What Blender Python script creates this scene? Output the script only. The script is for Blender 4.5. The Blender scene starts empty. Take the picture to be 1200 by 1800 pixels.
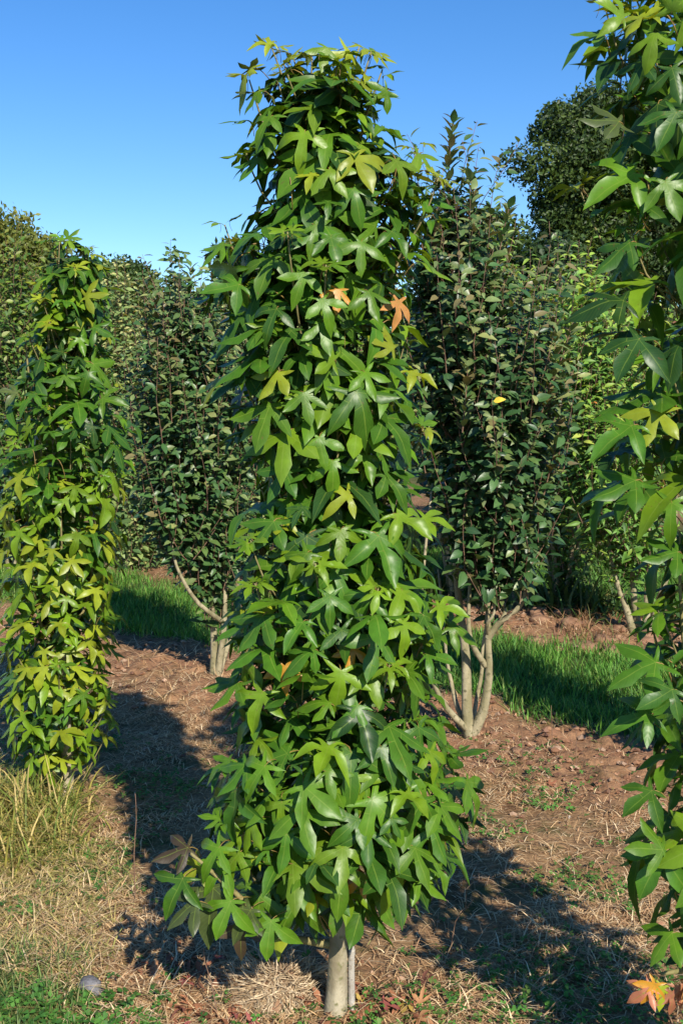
import bpy, math, random
import numpy as np
from mathutils import Vector, Matrix

random.seed(7)
rng = np.random.default_rng(7)
R = math.radians
scene = bpy.context.scene
COL = scene.collection

# ------------------------------------------------------------------ camera
FPX, PITCH, EYE = 1860.0, R(5.53), 1.7          # focal length in photo pixels (1200 x 1800)
cam_d = bpy.data.cameras.new('camera')
cam_d.sensor_fit = 'VERTICAL'; cam_d.sensor_height = 36.0
cam_d.lens = 36.0 * FPX / 1800.0
cam_d.clip_start = 0.05; cam_d.clip_end = 3000
cam = bpy.data.objects.new('camera', cam_d); COL.objects.link(cam)
cam.location = (0, 0, EYE); cam.rotation_euler = (math.pi/2 - PITCH, 0, 0)
scene.camera = cam

# ------------------------------------------------------------------ sky, sun, exposure
SUN_EL = R(36)
SUN_H = Vector((0.37, -0.93, 0)).normalized()    # horizontal direction towards the sun
SUN_DIR = (SUN_H*math.cos(SUN_EL) + Vector((0, 0, math.sin(SUN_EL)))).normalized()
world = bpy.data.worlds.new('World'); scene.world = world; world.use_nodes = True
wn = world.node_tree.nodes; wl = world.node_tree.links; wn.clear()
sky = wn.new('ShaderNodeTexSky'); sky.sky_type = 'NISHITA'; sky.sun_disc = False
sky.sun_elevation = SUN_EL; sky.sun_rotation = math.atan2(SUN_H.x, SUN_H.y)
sky.air_density = 1.0; sky.dust_density = 0.0; sky.ozone_density = 3.0; sky.altitude = 50
bg = wn.new('ShaderNodeBackground'); bg.inputs['Strength'].default_value = 0.098
wo = wn.new('ShaderNodeOutputWorld')
hs = wn.new('ShaderNodeHueSaturation'); hs.inputs['Saturation'].default_value = 1.31; hs.inputs['Value'].default_value = 1.2; hs.inputs['Hue'].default_value = .507
wl.new(sky.outputs[0], hs.inputs['Color']); wl.new(hs.outputs[0], bg.inputs[0]); wl.new(bg.outputs[0], wo.inputs[0])
sd = bpy.data.lights.new('sun', 'SUN'); sd.energy = 5.0; sd.angle = R(0.53); sd.color = (1.0, 0.93, 0.80)
sun = bpy.data.objects.new('sun', sd); COL.objects.link(sun)
sun.rotation_euler = SUN_DIR.to_track_quat('Z', 'Y').to_euler(); sun.location = (6, -8, 9)
scene.view_settings.view_transform = 'Standard'; scene.view_settings.look = 'None'
scene.view_settings.exposure = 0.6; scene.view_settings.gamma = 1.0

# ------------------------------------------------------------------ helpers
def ray(px, py):
    cx = (px-600)/FPX; cz = (900-py)/FPX
    return Vector((cx, math.cos(PITCH)+cz*math.sin(PITCH), -math.sin(PITCH)+cz*math.cos(PITCH)))
def at(px, py, Y):
    d = ray(px, py); s = Y/d.y
    return Vector((d.x*s, Y, EYE + d.z*s))
def gpt(px, py):
    d = ray(px, py); s = -EYE/d.z
    return Vector((d.x*s, d.y*s, 0))
def proj(P):                                      # N x 3 -> photo pixels and depth
    P = np.asarray(P, float); x = P[:, 0]; y = P[:, 1]; z = P[:, 2]-EYE
    d = y*math.cos(PITCH) - z*math.sin(PITCH); u = y*math.sin(PITCH) + z*math.cos(PITCH)
    d = np.maximum(d, .05)
    return 600 + FPX*x/d, 900 - FPX*u/d, d

def vnoise(x, y, seed=0):
    x = np.asarray(x, float); y = np.asarray(y, float)
    xi = np.floor(x); yi = np.floor(y); fx = x-xi; fy = y-yi
    fx = fx*fx*(3-2*fx); fy = fy*fy*(3-2*fy)
    def h(a, b):
        v = np.sin(a*127.1 + b*311.7 + seed*74.7)*43758.5453
        return v - np.floor(v)
    a = h(xi, yi); b = h(xi+1, yi); c = h(xi, yi+1); d = h(xi+1, yi+1)
    return a+(b-a)*fx + (c-a)*fy + (a-b-c+d)*fx*fy
def fbm(x, y, seed=0, octv=4):
    s = 0; amp = .5; f = 1.0
    for k in range(octv):
        s = s + amp*vnoise(x*f, y*f, seed+k*13); amp *= .5; f *= 2.03
    return s
def smooth(a, b, v):
    t = np.clip((v-a)/(b-a), 0, 1); return t*t*(3-2*t)

ROWS = (5.95, 9.75, 13.6, 17.4, 21.2)            # planted rows: y = c - 0.8 x
def rowdist(x, y, c): return (y + .8*x - c)/1.28
def zones(x, y):
    q = y + .8*x + (fbm(x*1.3, y*1.3, 5)-.5)*.7
    strip = smooth(6.55, 6.95, q)*(1-smooth(8.85, 9.25, q))
    for c in (11.2, 14.8, 18.0, 21.9): strip = np.maximum(strip, smooth(c, c+.5, q)*(1-smooth(c+2.4, c+2.8, q)))
    strip = np.maximum(strip, smooth(24.5, 25.5, q))
    corner = smooth(.0, .35, (-.70 - x) + (3.0-y)*.75 + (fbm(x*3, y*3, 8)-.5)*.5)*(1-smooth(3.05, 3.45, y))
    soil = np.zeros_like(q)
    for c in ROWS: soil = np.maximum(soil, 1-smooth(.35, .95, np.abs(q-c-.2)/1.28))
    soil1 = (1-smooth(.15, .55, np.abs(y-2.86+.22*x)))*.55
    return np.maximum(strip, corner), np.maximum(soil, soil1)
def H(x, y):
    x = np.asarray(x, float); y = np.asarray(y, float)
    near = 1-smooth(14, 30, y)
    h = (fbm(x*1.1, y*1.1, 1, 3)-.44)*.10 + (fbm(x*6, y*6, 3, 4)-.47)*.045
    g, s = zones(x, y)
    h = h + s*.035*(y > 4) + s*(np.abs(fbm(x*9, y*9, 21, 3)-.45))*.15
    fade = np.clip(y/2.0, .3, 1)
    return h*near*fade - .05

def mat(name):
    m = bpy.data.materials.new(name); m.use_nodes = True
    nt = m.node_tree; nt.nodes.clear()
    return m, nt.nodes, nt.links
def nd(n, t, **k):
    o = n.new(t)
    for a, b in k.items(): setattr(o, a, b)
    return o
def mix_rgb(n, l, fac, a, b, mode='MIX'):
    m = n.new('ShaderNodeMix'); m.data_type = 'RGBA'; m.blend_type = mode
    for sock, v in ((m.inputs[0], fac), (m.inputs[6], a), (m.inputs[7], b)):
        if hasattr(v, 'links'): l.new(v, sock)
        elif isinstance(v, (tuple, list)): sock.default_value = tuple(v)+(1,) if len(v) == 3 else v
        else: sock.default_value = v
    return m.outputs[2]
def math_n(n, l, op, a, b=None, c=None, clamp=False):
    m = n.new('ShaderNodeMath'); m.operation = op; m.use_clamp = clamp
    for i, v in enumerate((a, b, c)):
        if v is None: continue
        if hasattr(v, 'links'): l.new(v, m.inputs[i])
        else: m.inputs[i].default_value = v
    return m.outputs[0]

def leaf_material(name, rough, transl, vein, vein_col, spec=.5, petiole=(.32, .22, .07), objvar=.35, spots=0):
    m, n, l = mat(name)
    at_ = nd(n, 'ShaderNodeAttribute', attribute_name='tint')
    uv = nd(n, 'ShaderNodeUVMap'); sep = nd(n, 'ShaderNodeSeparateXYZ'); l.new(uv.outputs[0], sep.inputs[0])
    oi = nd(n, 'ShaderNodeObjectInfo')
    geo = nd(n, 'ShaderNodeNewGeometry')
    rnd = math_n(n, l, 'MULTIPLY_ADD', oi.outputs['Random'], objvar, 1-objvar/2)
    no = nd(n, 'ShaderNodeTexNoise'); no.inputs['Scale'].default_value = 38; no.inputs['Detail'].default_value = 3
    l.new(geo.outputs['Position'], no.inputs['Vector'])
    nv = math_n(n, l, 'MULTIPLY_ADD', no.outputs[0], .7, .65)
    k = math_n(n, l, 'MULTIPLY', rnd, nv)
    vm = nd(n, 'ShaderNodeVectorMath', operation='SCALE'); l.new(at_.outputs['Color'], vm.inputs[0]); l.new(k, vm.inputs['Scale'])
    col = vm.outputs[0]
    au = math_n(n, l, 'ABSOLUTE', math_n(n, l, 'MULTIPLY_ADD', sep.outputs[0], 2.0, -1.0))
    nrm = None
    if vein > 0:
        mid = math_n(n, l, 'SUBTRACT', 1.0, math_n(n, l, 'MULTIPLY', au, 11.0), clamp=True)
        sv = math_n(n, l, 'SINE', math_n(n, l, 'MULTIPLY_ADD', sep.outputs[1], 46.0, math_n(n, l, 'MULTIPLY', au, -9.0)))
        side = math_n(n, l, 'MULTIPLY', math_n(n, l, 'POWER', math_n(n, l, 'ABSOLUTE', sv), 14.0), .12)
        v = math_n(n, l, 'MULTIPLY', math_n(n, l, 'MAXIMUM', mid, side), vein)
        col = mix_rgb(n, l, v, col, vein_col)
        bp = nd(n, 'ShaderNodeBump'); bp.inputs['Strength'].default_value = .25; bp.inputs['Distance'].default_value = .003
        l.new(math_n(n, l, 'SUBTRACT', math_n(n, l, 'MULTIPLY', no.outputs[0], 1.0), math_n(n, l, 'MULTIPLY', sv, .05)), bp.inputs['Height'])
        nrm = bp.outputs[0]
    if spots:
        sn = nd(n, 'ShaderNodeTexNoise'); sn.inputs['Scale'].default_value = 85; sn.inputs['Detail'].default_value = 4; l.new(geo.outputs['Position'], sn.inputs['Vector'])
        sr = nd(n, 'ShaderNodeMapRange'); sr.inputs[1].default_value = .66; sr.inputs[2].default_value = .74; l.new(sn.outputs[0], sr.inputs[0])
        col = mix_rgb(n, l, math_n(n, l, 'MULTIPLY', sr.outputs[0], spots), col, (.13, .075, .03))
        ln_ = nd(n, 'ShaderNodeTexNoise'); ln_.inputs['Scale'].default_value = 16; ln_.inputs['Detail'].default_value = 2; l.new(geo.outputs['Position'], ln_.inputs['Vector'])
        col = mix_rgb(n, l, math_n(n, l, 'MULTIPLY', ln_.outputs[0], .5), col, mix_rgb(n, l, 1.0, col, (1.35, 1.1, .7), 'MULTIPLY'))
    col = mix_rgb(n, l, at_.outputs['Alpha'], petiole, col)
    p = nd(n, 'ShaderNodeBsdfPrincipled'); l.new(col, p.inputs['Base Color'])
    p.inputs['Roughness'].default_value = rough; p.inputs['Specular IOR Level'].default_value = spec
    t = nd(n, 'ShaderNodeBsdfTranslucent')
    tc = mix_rgb(n, l, 1.0, col, (1.6, 1.35, .55), 'MULTIPLY'); l.new(tc, t.inputs[0])
    if nrm: l.new(nrm, p.inputs['Normal'])
    ms = nd(n, 'ShaderNodeMixShader'); ms.inputs[0].default_value = transl
    l.new(p.outputs[0], ms.inputs[1]); l.new(t.outputs[0], ms.inputs[2])
    o = nd(n, 'ShaderNodeOutputMaterial'); l.new(ms.outputs[0], o.inputs[0])
    return m

def bark_material(name, c1, c2, c3, scale=30, bump=.4):
    m, n, l = mat(name)
    tc = nd(n, 'ShaderNodeTexCoord')
    mp = nd(n, 'ShaderNodeMapping'); mp.inputs['Scale'].default_value = (1, 1, .35); l.new(tc.outputs['Object'], mp.inputs[0])
    a = nd(n, 'ShaderNodeTexNoise'); a.inputs['Scale'].default_value = scale; a.inputs['Detail'].default_value = 6; l.new(mp.outputs[0], a.inputs[0])
    b = nd(n, 'ShaderNodeTexNoise'); b.inputs['Scale'].default_value = scale*2.6; b.inputs['Detail'].default_value = 4; l.new(tc.outputs['Object'], b.inputs[0])
    r1 = nd(n, 'ShaderNodeValToRGB'); r1.color_ramp.elements[0].position = .4; r1.color_ramp.elements[1].position = .62
    l.new(a.outputs[0], r1.inputs[0])
    c = mix_rgb(n, l, r1.outputs[0], c1, c2)
    r2 = nd(n, 'ShaderNodeValToRGB'); r2.color_ramp.elements[0].position = .55; r2.color_ramp.elements[1].position = .68
    l.new(b.outputs[0], r2.inputs[0])
    c = mix_rgb(n, l, r2.outputs[0], c, c3)
    p = nd(n, 'ShaderNodeBsdfPrincipled'); l.new(c, p.inputs['Base Color']); p.inputs['Roughness'].default_value = .85
    bp = nd(n, 'ShaderNodeBump'); bp.inputs['Strength'].default_value = bump; bp.inputs['Distance'].default_value = .004
    l.new(b.outputs[0], bp.inputs['Height']); l.new(bp.outputs[0], p.inputs['Normal'])
    o = nd(n, 'ShaderNodeOutputMaterial'); l.new(p.outputs[0], o.inputs[0])
    return m

M = {}
M['gum'] = leaf_material('sweetgum_leaf', .40, .28, .55, (.20, .30, .05), .36, objvar=.45, spots=.55)
M['gloss'] = leaf_material('glossy_leaf', .40, .16, .25, (.16, .22, .08), .42, petiole=(.22, .10, .05))
M['soft'] = leaf_material('soft_leaf', .5, .25, 0, (0, 0, 0), .35)
M['dead'] = leaf_material('dead_leaf', .7, .12, .3, (.35, .18, .08), .25, petiole=(.2, .1, .05))
M['blade'] = leaf_material('grass_blade', .55, .25, 0, (0, 0, 0), .3, objvar=0)
M['straw'] = leaf_material('dry_straw', .6, .12, 0, (0, 0, 0), .3, objvar=0)
M['bark_gum'] = bark_material('pale_gum_bark', (.20, .165, .10), (.37, .32, .22), (.15, .14, .06), 20, 1.0)
M['bark_green'] = bark_material('green_shoot_bark', (.17, .15, .05), (.24, .20, .08), (.12, .09, .04), 40, .2)
M['bark_shrub'] = bark_material('olive_shrub_bark', (.20, .175, .09), (.34, .29, .18), (.11, .10, .05), 18, .9)
M['bark_red'] = bark_material('red_brown_twig', (.15, .08, .05), (.22, .13, .08), (.10, .06, .04), 40, .2)
M['bark_dark'] = bark_material('dark_bark', (.07, .055, .04), (.12, .10, .075), (.09, .10, .05), 4)
M['cane'] = bark_material('weathered_cane', (.30, .27, .23), (.40, .37, .32), (.20, .17, .13), 60)
M['shoe_remnant'] = bark_material('grey_shoe', (.10, .095, .10), (.16, .155, .165), (.07, .065, .065), 60)
M['clod'] = bark_material('red_soil_clod', (.20, .10, .055), (.28, .16, .09), (.13, .07, .04), 16, .8)
M['petal'] = leaf_material('white_petal', .6, .2, 0, (0, 0, 0), .3, objvar=.1)

def new_mesh(name, V, Fc, tint=None, uv=None, smooth_=True, material=None):
    me = bpy.data.meshes.new(name)
    V = np.asarray(V, dtype=np.float32)
    if isinstance(Fc, np.ndarray):
        nf, k = Fc.shape
        me.vertices.add(len(V)); me.vertices.foreach_set('co', V.ravel())
        me.loops.add(nf*k); me.loops.foreach_set('vertex_index', Fc.astype(np.int32).ravel())
        me.polygons.add(nf); me.polygons.foreach_set('loop_start', np.arange(0, nf*k, k, dtype=np.int32))
        me.polygons.foreach_set('loop_total', np.full(nf, k, dtype=np.int32))
        me.update(calc_edges=True)
    else:
        me.from_pydata([tuple(v) for v in V], [], Fc); me.update()
    me.polygons.foreach_set('use_smooth', np.full(len(me.polygons), smooth_, dtype=bool))
    if tint is not None:
        a = me.color_attributes.new('tint', 'FLOAT_COLOR', 'POINT')
        a.data.foreach_set('color', np.asarray(tint, dtype=np.float32).ravel())
    if uv is not None:
        ul = me.uv_layers.new(name='UVMap')
        li = np.empty(len(me.loops), dtype=np.int32); me.loops.foreach_get('vertex_index', li)
        ul.data.foreach_set('uv', np.asarray(uv, dtype=np.float32)[li].ravel())
    if material: me.materials.append(material)
    return me
def obj(name, me, parent=None, kind=None):
    o = bpy.data.objects.new(name, me); COL.objects.link(o)
    if parent: o.parent = parent
    if kind: o['kind'] = kind
    return o
def tag(o, label=None, cat=None, group=None, kind=None):
    if label: o['label'] = label
    if cat: o['category'] = cat
    if group: o['group'] = group
    if kind: o['kind'] = kind
    return o
def thing(name, loc, label, cat, group=None):
    o = bpy.data.objects.new(name, None); COL.objects.link(o); o.location = loc; o.empty_display_size = .1
    return tag(o, label, cat, group)

def tube_arrays(pts, rad, sides=6, wob=0):
    P = [Vector(p) for p in pts]; V = []; F = []
    up = Vector((.13, .31, .94)).normalized()
    for i, p in enumerate(P):
        t = (P[min(i+1, len(P)-1)]-P[max(i-1, 0)]).normalized()
        a = t.cross(Vector((1, .2, .1)) if abs(t.z) > .7 else up).normalized(); b = t.cross(a)
        for k in range(sides):
            th = 2*math.pi*k/sides
            r = rad[i]*(1+wob*(random.random()-.5))
            V.append(p + a*(r*math.cos(th)) + b*(r*math.sin(th)))
    for i in range(len(P)-1):
        for k in range(sides):
            k2 = (k+1) % sides
            F.append((i*sides+k, i*sides+k2, (i+1)*sides+k2, (i+1)*sides+k))
    n = len(V); V.append(P[-1]); e = (len(P)-1)*sides
    for k in range(sides): F.append((e+k, e+(k+1) % sides, n, n))
    return V, [f if f[2] != f[3] else f[:3] for f in F]
def spline(pts, n):
    P = [Vector(p) for p in pts]
    if len(P) == 2: return [P[0].lerp(P[1], i/(n-1)) for i in range(n)]
    Q = [P[0]*2-P[1]] + P + [P[-1]*2-P[-2]]; out = []
    for i in range(n):
        u = i/(n-1)*(len(P)-1); k = min(int(u), len(P)-2); t = u-k
        a, b, c, d = Q[k:k+4]
        out.append(.5*((2*b) + (c-a)*t + (2*a-5*b+4*c-d)*t*t + (3*b-a-3*c+d)*t**3))
    return out
def stem(name, pts, r0, r1, material, root, n=10, sides=7, wob=.12, power=1.0):
    P = spline(pts, n)
    rad = [r0+(r1-r0)*(i/(n-1))**power for i in range(n)]
    V, F = tube_arrays(P, rad, sides, wob)
    me = new_mesh(name, [v-root.location for v in V], F, material=material)
    return obj(name, me, root)
def twig_mesh(lines, material, root, name='twigs', sides=4):
    V = []; F = []
    for pts, r0, r1 in lines:
        rad = [r0+(r1-r0)*i/(len(pts)-1) for i in range(len(pts))]
        v, f = tube_arrays(pts, rad, sides); b = len(V)
        V += [p-root.location for p in v]; F += [tuple(i+b for i in q) for q in f]
    return obj(name, new_mesh(name, V, F, material=material), root, 'stuff')

# ------------------------------------------------------------------ leaf templates: (verts, tri faces, uv, isblade)
def star_leaf(seed, curl=1.0):
    r = random.Random(seed)
    V = [(0, 0, 0)]; UV = [(.5, 0)]; F = []
    angs = [0, 60+r.uniform(-6, 6), 122+r.uniform(-8, 8), -122+r.uniform(-8, 8), -60+r.uniform(-6, 6)]
    lens = [1.0, .86+r.uniform(-.1, .08), .48+r.uniform(-.1, .08), .48+r.uniform(-.1, .08), .86+r.uniform(-.1, .08)]
    wid = [.192, .172, .115, .115, .172]; wid = [w*r.uniform(.82, 1.2) for w in wid]
    k0 = [r.uniform(-.05, .6)*curl for _ in range(5)]
    cup = r.uniform(-.75, .85)
    def zed(x, y, lobe): 
        rr = math.hypot(x, y); return -k0[lobe]*rr*rr + .02*math.sin(9*x+seed)+.015*math.sin(11*y+seed*2)
    def add(x, y, z, u, v): V.append((x, y, z)); UV.append((u, v)); return len(V)-1
    sin_ = []
    for i in range(5):                                # sinus between lobe i and i+1
        a0 = math.radians(angs[i]); a1 = math.radians(angs[(i+1) % 5]);
        if i == 2: a = math.pi; rad = .05
        else:
            if a1 < a0: a1 += 2*math.pi
            a = (a0+a1)/2; rad = r.uniform(.20, .27)*min(lens[i], lens[(i+1) % 5])+.02
        x, y = math.sin(a)*rad, math.cos(a)*rad
        sin_.append(add(x, y, zed(x, y, i)-.01, .08, .2))
    prof = {5: [(.28, 1), (.42, .82), (.57, 1.0), (.74, .78), (.89, .34)], 4: [(.3, 1), (.48, .9), (.68, .85), (.87, .36)]}
    for i in range(5):
        a = math.radians(angs[i]); d = (math.sin(a), math.cos(a)); p = (d[1], -d[0])
        st = prof[5] if i in (0, 1, 4) else prof[4]
        L = lens[i]; prevl = prevr = prevm = None
        bend = r.uniform(-.12, .12)
        for q, (t, w) in enumerate(st + [(1.0, 0)]):
            off = bend*t*t*L
            mx, my = d[0]*L*t+p[0]*off, d[1]*L*t+p[1]*off
            zm = zed(mx, my, i)
            if q == 0:
                m_ = add(mx, my, zm, .5, t); rgt = sin_[i]; lft = sin_[i-1]
                F += [(0, m_, lft), (0, rgt, m_)]
                prevl, prevr, prevm = lft, rgt, m_
            elif w == 0:
                tp = add(mx, my, zm, .5, 1.0)
                F += [(prevm, tp, prevl), (prevm, prevr, tp)]
            else:
                ww = wid[i]*w*r.uniform(.93, 1.07)*L
                m_ = add(mx, my, zm, .5, t)
                zf = cup*ww + r.uniform(-.012, .012)
                rg = add(mx+p[0]*ww, my+p[1]*ww, zm+zf, 1.0, t+.02)
                lf = add(mx-p[0]*ww, my-p[1]*ww, zm+zf, 0.0, t+.02)
                F += [(prevm, m_, lf), (prevm, lf, prevl), (prevm, prevr, rg), (prevm, rg, m_)]
                prevl, prevr, prevm = lf, rg, m_
    blade = [1]*len(V)
    side = r.uniform(-.25, .25); pl = r.uniform(.45, .8)     # petiole
    pts = [Vector((0, 0, -.005)), Vector((side*.3, -.22*pl, -.12*pl)), Vector((side*.8, -.38*pl, -.5*pl)), Vector((side, -.42*pl, -pl))]
    v, f = tube_arrays(spline(pts, 5), [.013]*5, 3)
    b = len(V); V += [tuple(x) for x in v]; UV += [(0, 0)]*len(v); blade += [0]*len(v)
    for q in f:
        q = [i+b for i in q]; F.append((q[0], q[1], q[2]))
        if len(q) == 4: F.append((q[0], q[2], q[3]))
    return np.array(V, float), np.array(F, int), np.array(UV, float), np.array(blade, float)

def oval_leaf(seed, w=.24, fold=.35, curl=.25, n=4):
    r = random.Random(seed); V = []; UV = []; F = []
    ww = w*r.uniform(.85, 1.15); cu = curl*r.uniform(.3, 1.6); fo = fold*r.uniform(.5, 1.4); bend = r.uniform(-.1, .1)
    V.append((0, .08, 0)); UV.append((.5, 0)); prev = None
    for q in range(1, n):
        t = q/n; hw = ww*math.sin(math.pi*t**.85); y = .08+t*.92; z = -cu*t*t; x0 = bend*t*t
        b = len(V)
        V += [(x0-hw, y, z+fo*hw), (x0, y, z), (x0+hw, y, z+fo*hw)]; UV += [(0, t), (.5, t), (1, t)]
        if prev is None: F += [(0, b+1, b), (0, b+2, b+1)]
        else: F += [(prev, prev+1, b+1), (prev, b+1, b), (prev+1, prev+2, b+2), (prev+1, b+2, b+1)]
        prev = b
    V.append((bend, 1.0, -cu)); UV.append((.5, 1)); t = len(V)-1
    F += [(prev, prev+1, t), (prev+1, prev+2, t)]
    blade = [1]*len(V); b = len(V)
    V += [(-.012, -.06, 0), (.012, -.06, 0), (.0, .10, .006)]; UV += [(0, 0)]*3; blade += [0]*3
    F.append((b, b+1, b+2))
    return np.array(V, float), np.array(F, int), np.array(UV, float), np.array(blade, float)

GUM_T = [star_leaf(100+i, curl=(.7, 1.0, 1.0, 1.3, 1.6, 2.1)[i % 6]) for i in range(12)]
OVAL_T = [oval_leaf(200+i) for i in range(6)]
LONG_T = [oval_leaf(300+i, w=.17, fold=.5, curl=.45) for i in range(6)]
SMALL_T = [oval_leaf(400+i, w=.3, n=3) for i in range(4)]
DEAD_T = [star_leaf(500+i, curl=(-.8, 1.2, 1.8, -.5, 1.0, 2.0)[i]) for i in range(6)]

class Leaves:
    """collects leaf placements for one plant; build() makes the largest in view separate parts, the rest one part"""
    def __init__(s): s.pos = []; s.T = []; s.N = []; s.sc = []; s.tpl = []; s.tint = []
    def add(s, pos, T, N, sc, tpl, tint):
        s.pos.append(tuple(pos)); s.T.append(tuple(T)); s.N.append(tuple(N)); s.sc.append(sc); s.tpl.append(tpl); s.tint.append(tint)
    def build(s, root, templates, palette, material, n_parts=300, prefix='leaf', tmesh={}):
        pos = np.array(s.pos); T = np.array(s.T); N = np.array(s.N); sc = np.array(s.sc); tpl = np.array(s.tpl); ti = np.array(s.tint)
        T /= np.linalg.norm(T, axis=1)[:, None]
        N = N - (N*T).sum(1)[:, None]*T; N /= np.maximum(np.linalg.norm(N, axis=1), 1e-6)[:, None]
        S = np.cross(T, N)
        n = len(pos); pal = np.array(palette)
        chosen = np.zeros(n, bool)
        if n_parts:
            px, py, d = proj(pos + T*(sc*.35)[:, None])
            rad = FPX*sc*.55/d
            face = np.abs((N*((np.array([0, 0, EYE])-pos)/np.linalg.norm(np.array([0, 0, EYE])-pos, axis=1)[:, None])).sum(1))
            G = 4.0; gw, gh = 300, 450
            grid = np.zeros((gh, gw), bool); score = np.zeros(n)
            for i in np.argsort(d):
                rr = max(rad[i]*(.35+.5*face[i]), 3)
                x0, x1 = int(max(0, (px[i]-rr)//G)), int(min(gw-1, (px[i]+rr)//G)); y0, y1 = int(max(0, (py[i]-rr)//G)), int(min(gh-1, (py[i]+rr)//G))
                if x1 < x0 or y1 < y0: continue
                w = grid[y0:y1+1, x0:x1+1]; score[i] = (~w).sum(); w[:] = True
            order = np.argsort(-score)[:n_parts]; chosen[order[score[order] > 0]] = True
        loc = np.array(root.location)
        for i in np.nonzero(chosen)[0]:
            key = (id(templates), tpl[i], int(ti[i]), material.name)
            if key not in tmesh:
                V, F, U, B = templates[tpl[i]]
                c = np.ones((len(V), 4)); c[:, :3] = pal[int(ti[i])]; c[:, 3] = B
                tmesh[key] = new_mesh(prefix, V, F, c, U, True, material)
            o = bpy.data.objects.new(prefix, tmesh[key]); COL.objects.link(o); o.parent = root
            m = Matrix(((S[i, 0], T[i, 0], N[i, 0], 0), (S[i, 1], T[i, 1], N[i, 1], 0), (S[i, 2], T[i, 2], N[i, 2], 0), (0, 0, 0, 1)))
            o.matrix_basis = Matrix.Translation(Vector(pos[i]-loc)) @ m @ Matrix.Scale(sc[i], 4)
        rest = np.nonzero(~chosen)[0]
        if len(rest):
            VV = []; FF = []; CC = []; UU = []; base = 0
            for k in range(len(templates)):
                idx = rest[tpl[rest] == k]
                if not len(idx): continue
                V, F, U, B = templates[k]
                W = (V[None, :, 0, None]*S[idx][:, None, :] + V[None, :, 1, None]*T[idx][:, None, :] + V[None, :, 2, None]*N[idx][:, None, :])
                W = W*sc[idx][:, None, None] + (pos[idx]-loc)[:, None, :]
                nv = len(V)
                VV.append(W.reshape(-1, 3)); FF.append((F[None]+(np.arange(len(idx))*nv)[:, None, None]+base).reshape(-1, 3)); base += nv*len(idx)
                c = np.ones((len(idx), nv, 4)); c[:, :, :3] = (pal[ti[idx].astype(int)]*rng.uniform(.8, 1.2, (len(idx), 1)))[:, None, :]; c[:, :, 3] = B[None]
                CC.append(c.reshape(-1, 4)); UU.append(np.tile(U, (len(idx), 1)))
            me = new_mesh('foliage', np.concatenate(VV), np.concatenate(FF), np.concatenate(CC), np.concatenate(UU), True, material)
            obj('foliage', me, root, 'stuff')

# ------------------------------------------------------------------ ground
def axis(lo, hi, step, far_lo, far_hi, grow=1.35):
    a = list(np.arange(lo, hi+step/2, step)); s = step
    while a[-1] < far_hi: s *= grow; a.append(a[-1]+s)
    s = step; b = []
    x = lo
    while x > far_lo: s *= grow; x -= s; b.append(x)
    return np.array(b[::-1]+a)
gx = axis(-2.6, 2.8, .03, -900, 900); gy = axis(1.9, 9.5, .03, -300, 1500)
GX, GY = np.meshgrid(gx, gy); GZ = H(GX, GY)
nx, ny = len(gx), len(gy)
idx = np.arange(nx*ny).reshape(ny, nx)
gf = np.stack([idx[:-1, :-1], idx[:-1, 1:], idx[1:, 1:], idx[1:, :-1]], -1).reshape(-1, 4)
zg, zs = zones(GX, GY)
zc = np.zeros((nx*ny, 4)); zc[:, 0] = zg.ravel(); zc[:, 1] = zs.ravel(); zc[:, 3] = 1
gm, n, l = mat('ground_soil')
za = nd(n, 'ShaderNodeAttribute', attribute_name='tint'); zsep = nd(n, 'ShaderNodeSeparateColor'); l.new(za.outputs['Color'], zsep.inputs[0])
geo = nd(n, 'ShaderNodeNewGeometry')
def gnoise(sc, det=6, rough=.6):
    t = nd(n, 'ShaderNodeTexNoise'); t.inputs['Scale'].default_value = sc; t.inputs['Detail'].default_value = det; t.inputs['Roughness'].default_value = rough
    l.new(geo.outputs['Position'], t.inputs['Vector']); return t.outputs[0]
def ramp(v, a, b):
    r = nd(n, 'ShaderNodeMapRange'); r.inputs[1].default_value = a; r.inputs[2].default_value = b; l.new(v, r.inputs[0]); return r.outputs[0]
n1 = gnoise(2.2); n2 = gnoise(14); n3 = gnoise(70, 5); n4 = gnoise(5.5)
soil = mix_rgb(n, l, ramp(n2, .35, .65), (.21, .105, .058), (.36, .19, .105))
soil = mix_rgb(n, l, ramp(n3, .55, .72), soil, (.42, .29, .18))
dry = mix_rgb(n, l, ramp(n2, .3, .7), (.21, .12, .058), (.39, .245, .125))
dry = mix_rgb(n, l, ramp(n4, .52, .66), dry, (.10, .10, .035))
c = mix_rgb(n, l, math_n(n, l, 'MULTIPLY', zsep.outputs[1], ramp(n1, .2, .6)), dry, soil)
c = mix_rgb(n, l, ramp(gnoise(3.1, 4), .56, .68), c, mix_rgb(n, l, 1.0, c, (.55, .50, .48), 'MULTIPLY'))
c = mix_rgb(n, l, zsep.outputs[0], c, mix_rgb(n, l, n2, (.04, .07, .015), (.07, .11, .025)))
c = mix_rgb(n, l, ramp(n3, .62, .4), mix_rgb(n, l, 1.0, c, (.62, .60, .60), 'MULTIPLY'), c)
p = nd(n, 'ShaderNodeBsdfPrincipled'); l.new(c, p.inputs['Base Color']); p.inputs['Roughness'].default_value = .95; p.inputs['Specular IOR Level'].default_value = .15
bp = nd(n, 'ShaderNodeBump'); bp.inputs['Strength'].default_value = .9; bp.inputs['Distance'].default_value = .015
l.new(math_n(n, l, 'ADD', n2, math_n(n, l, 'MULTIPLY', n3, .6)), bp.inputs['Height']); l.new(bp.outputs[0], p.inputs['Normal'])
o = nd(n, 'ShaderNodeOutputMaterial'); l.new(p.outputs[0], o.inputs[0])
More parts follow.
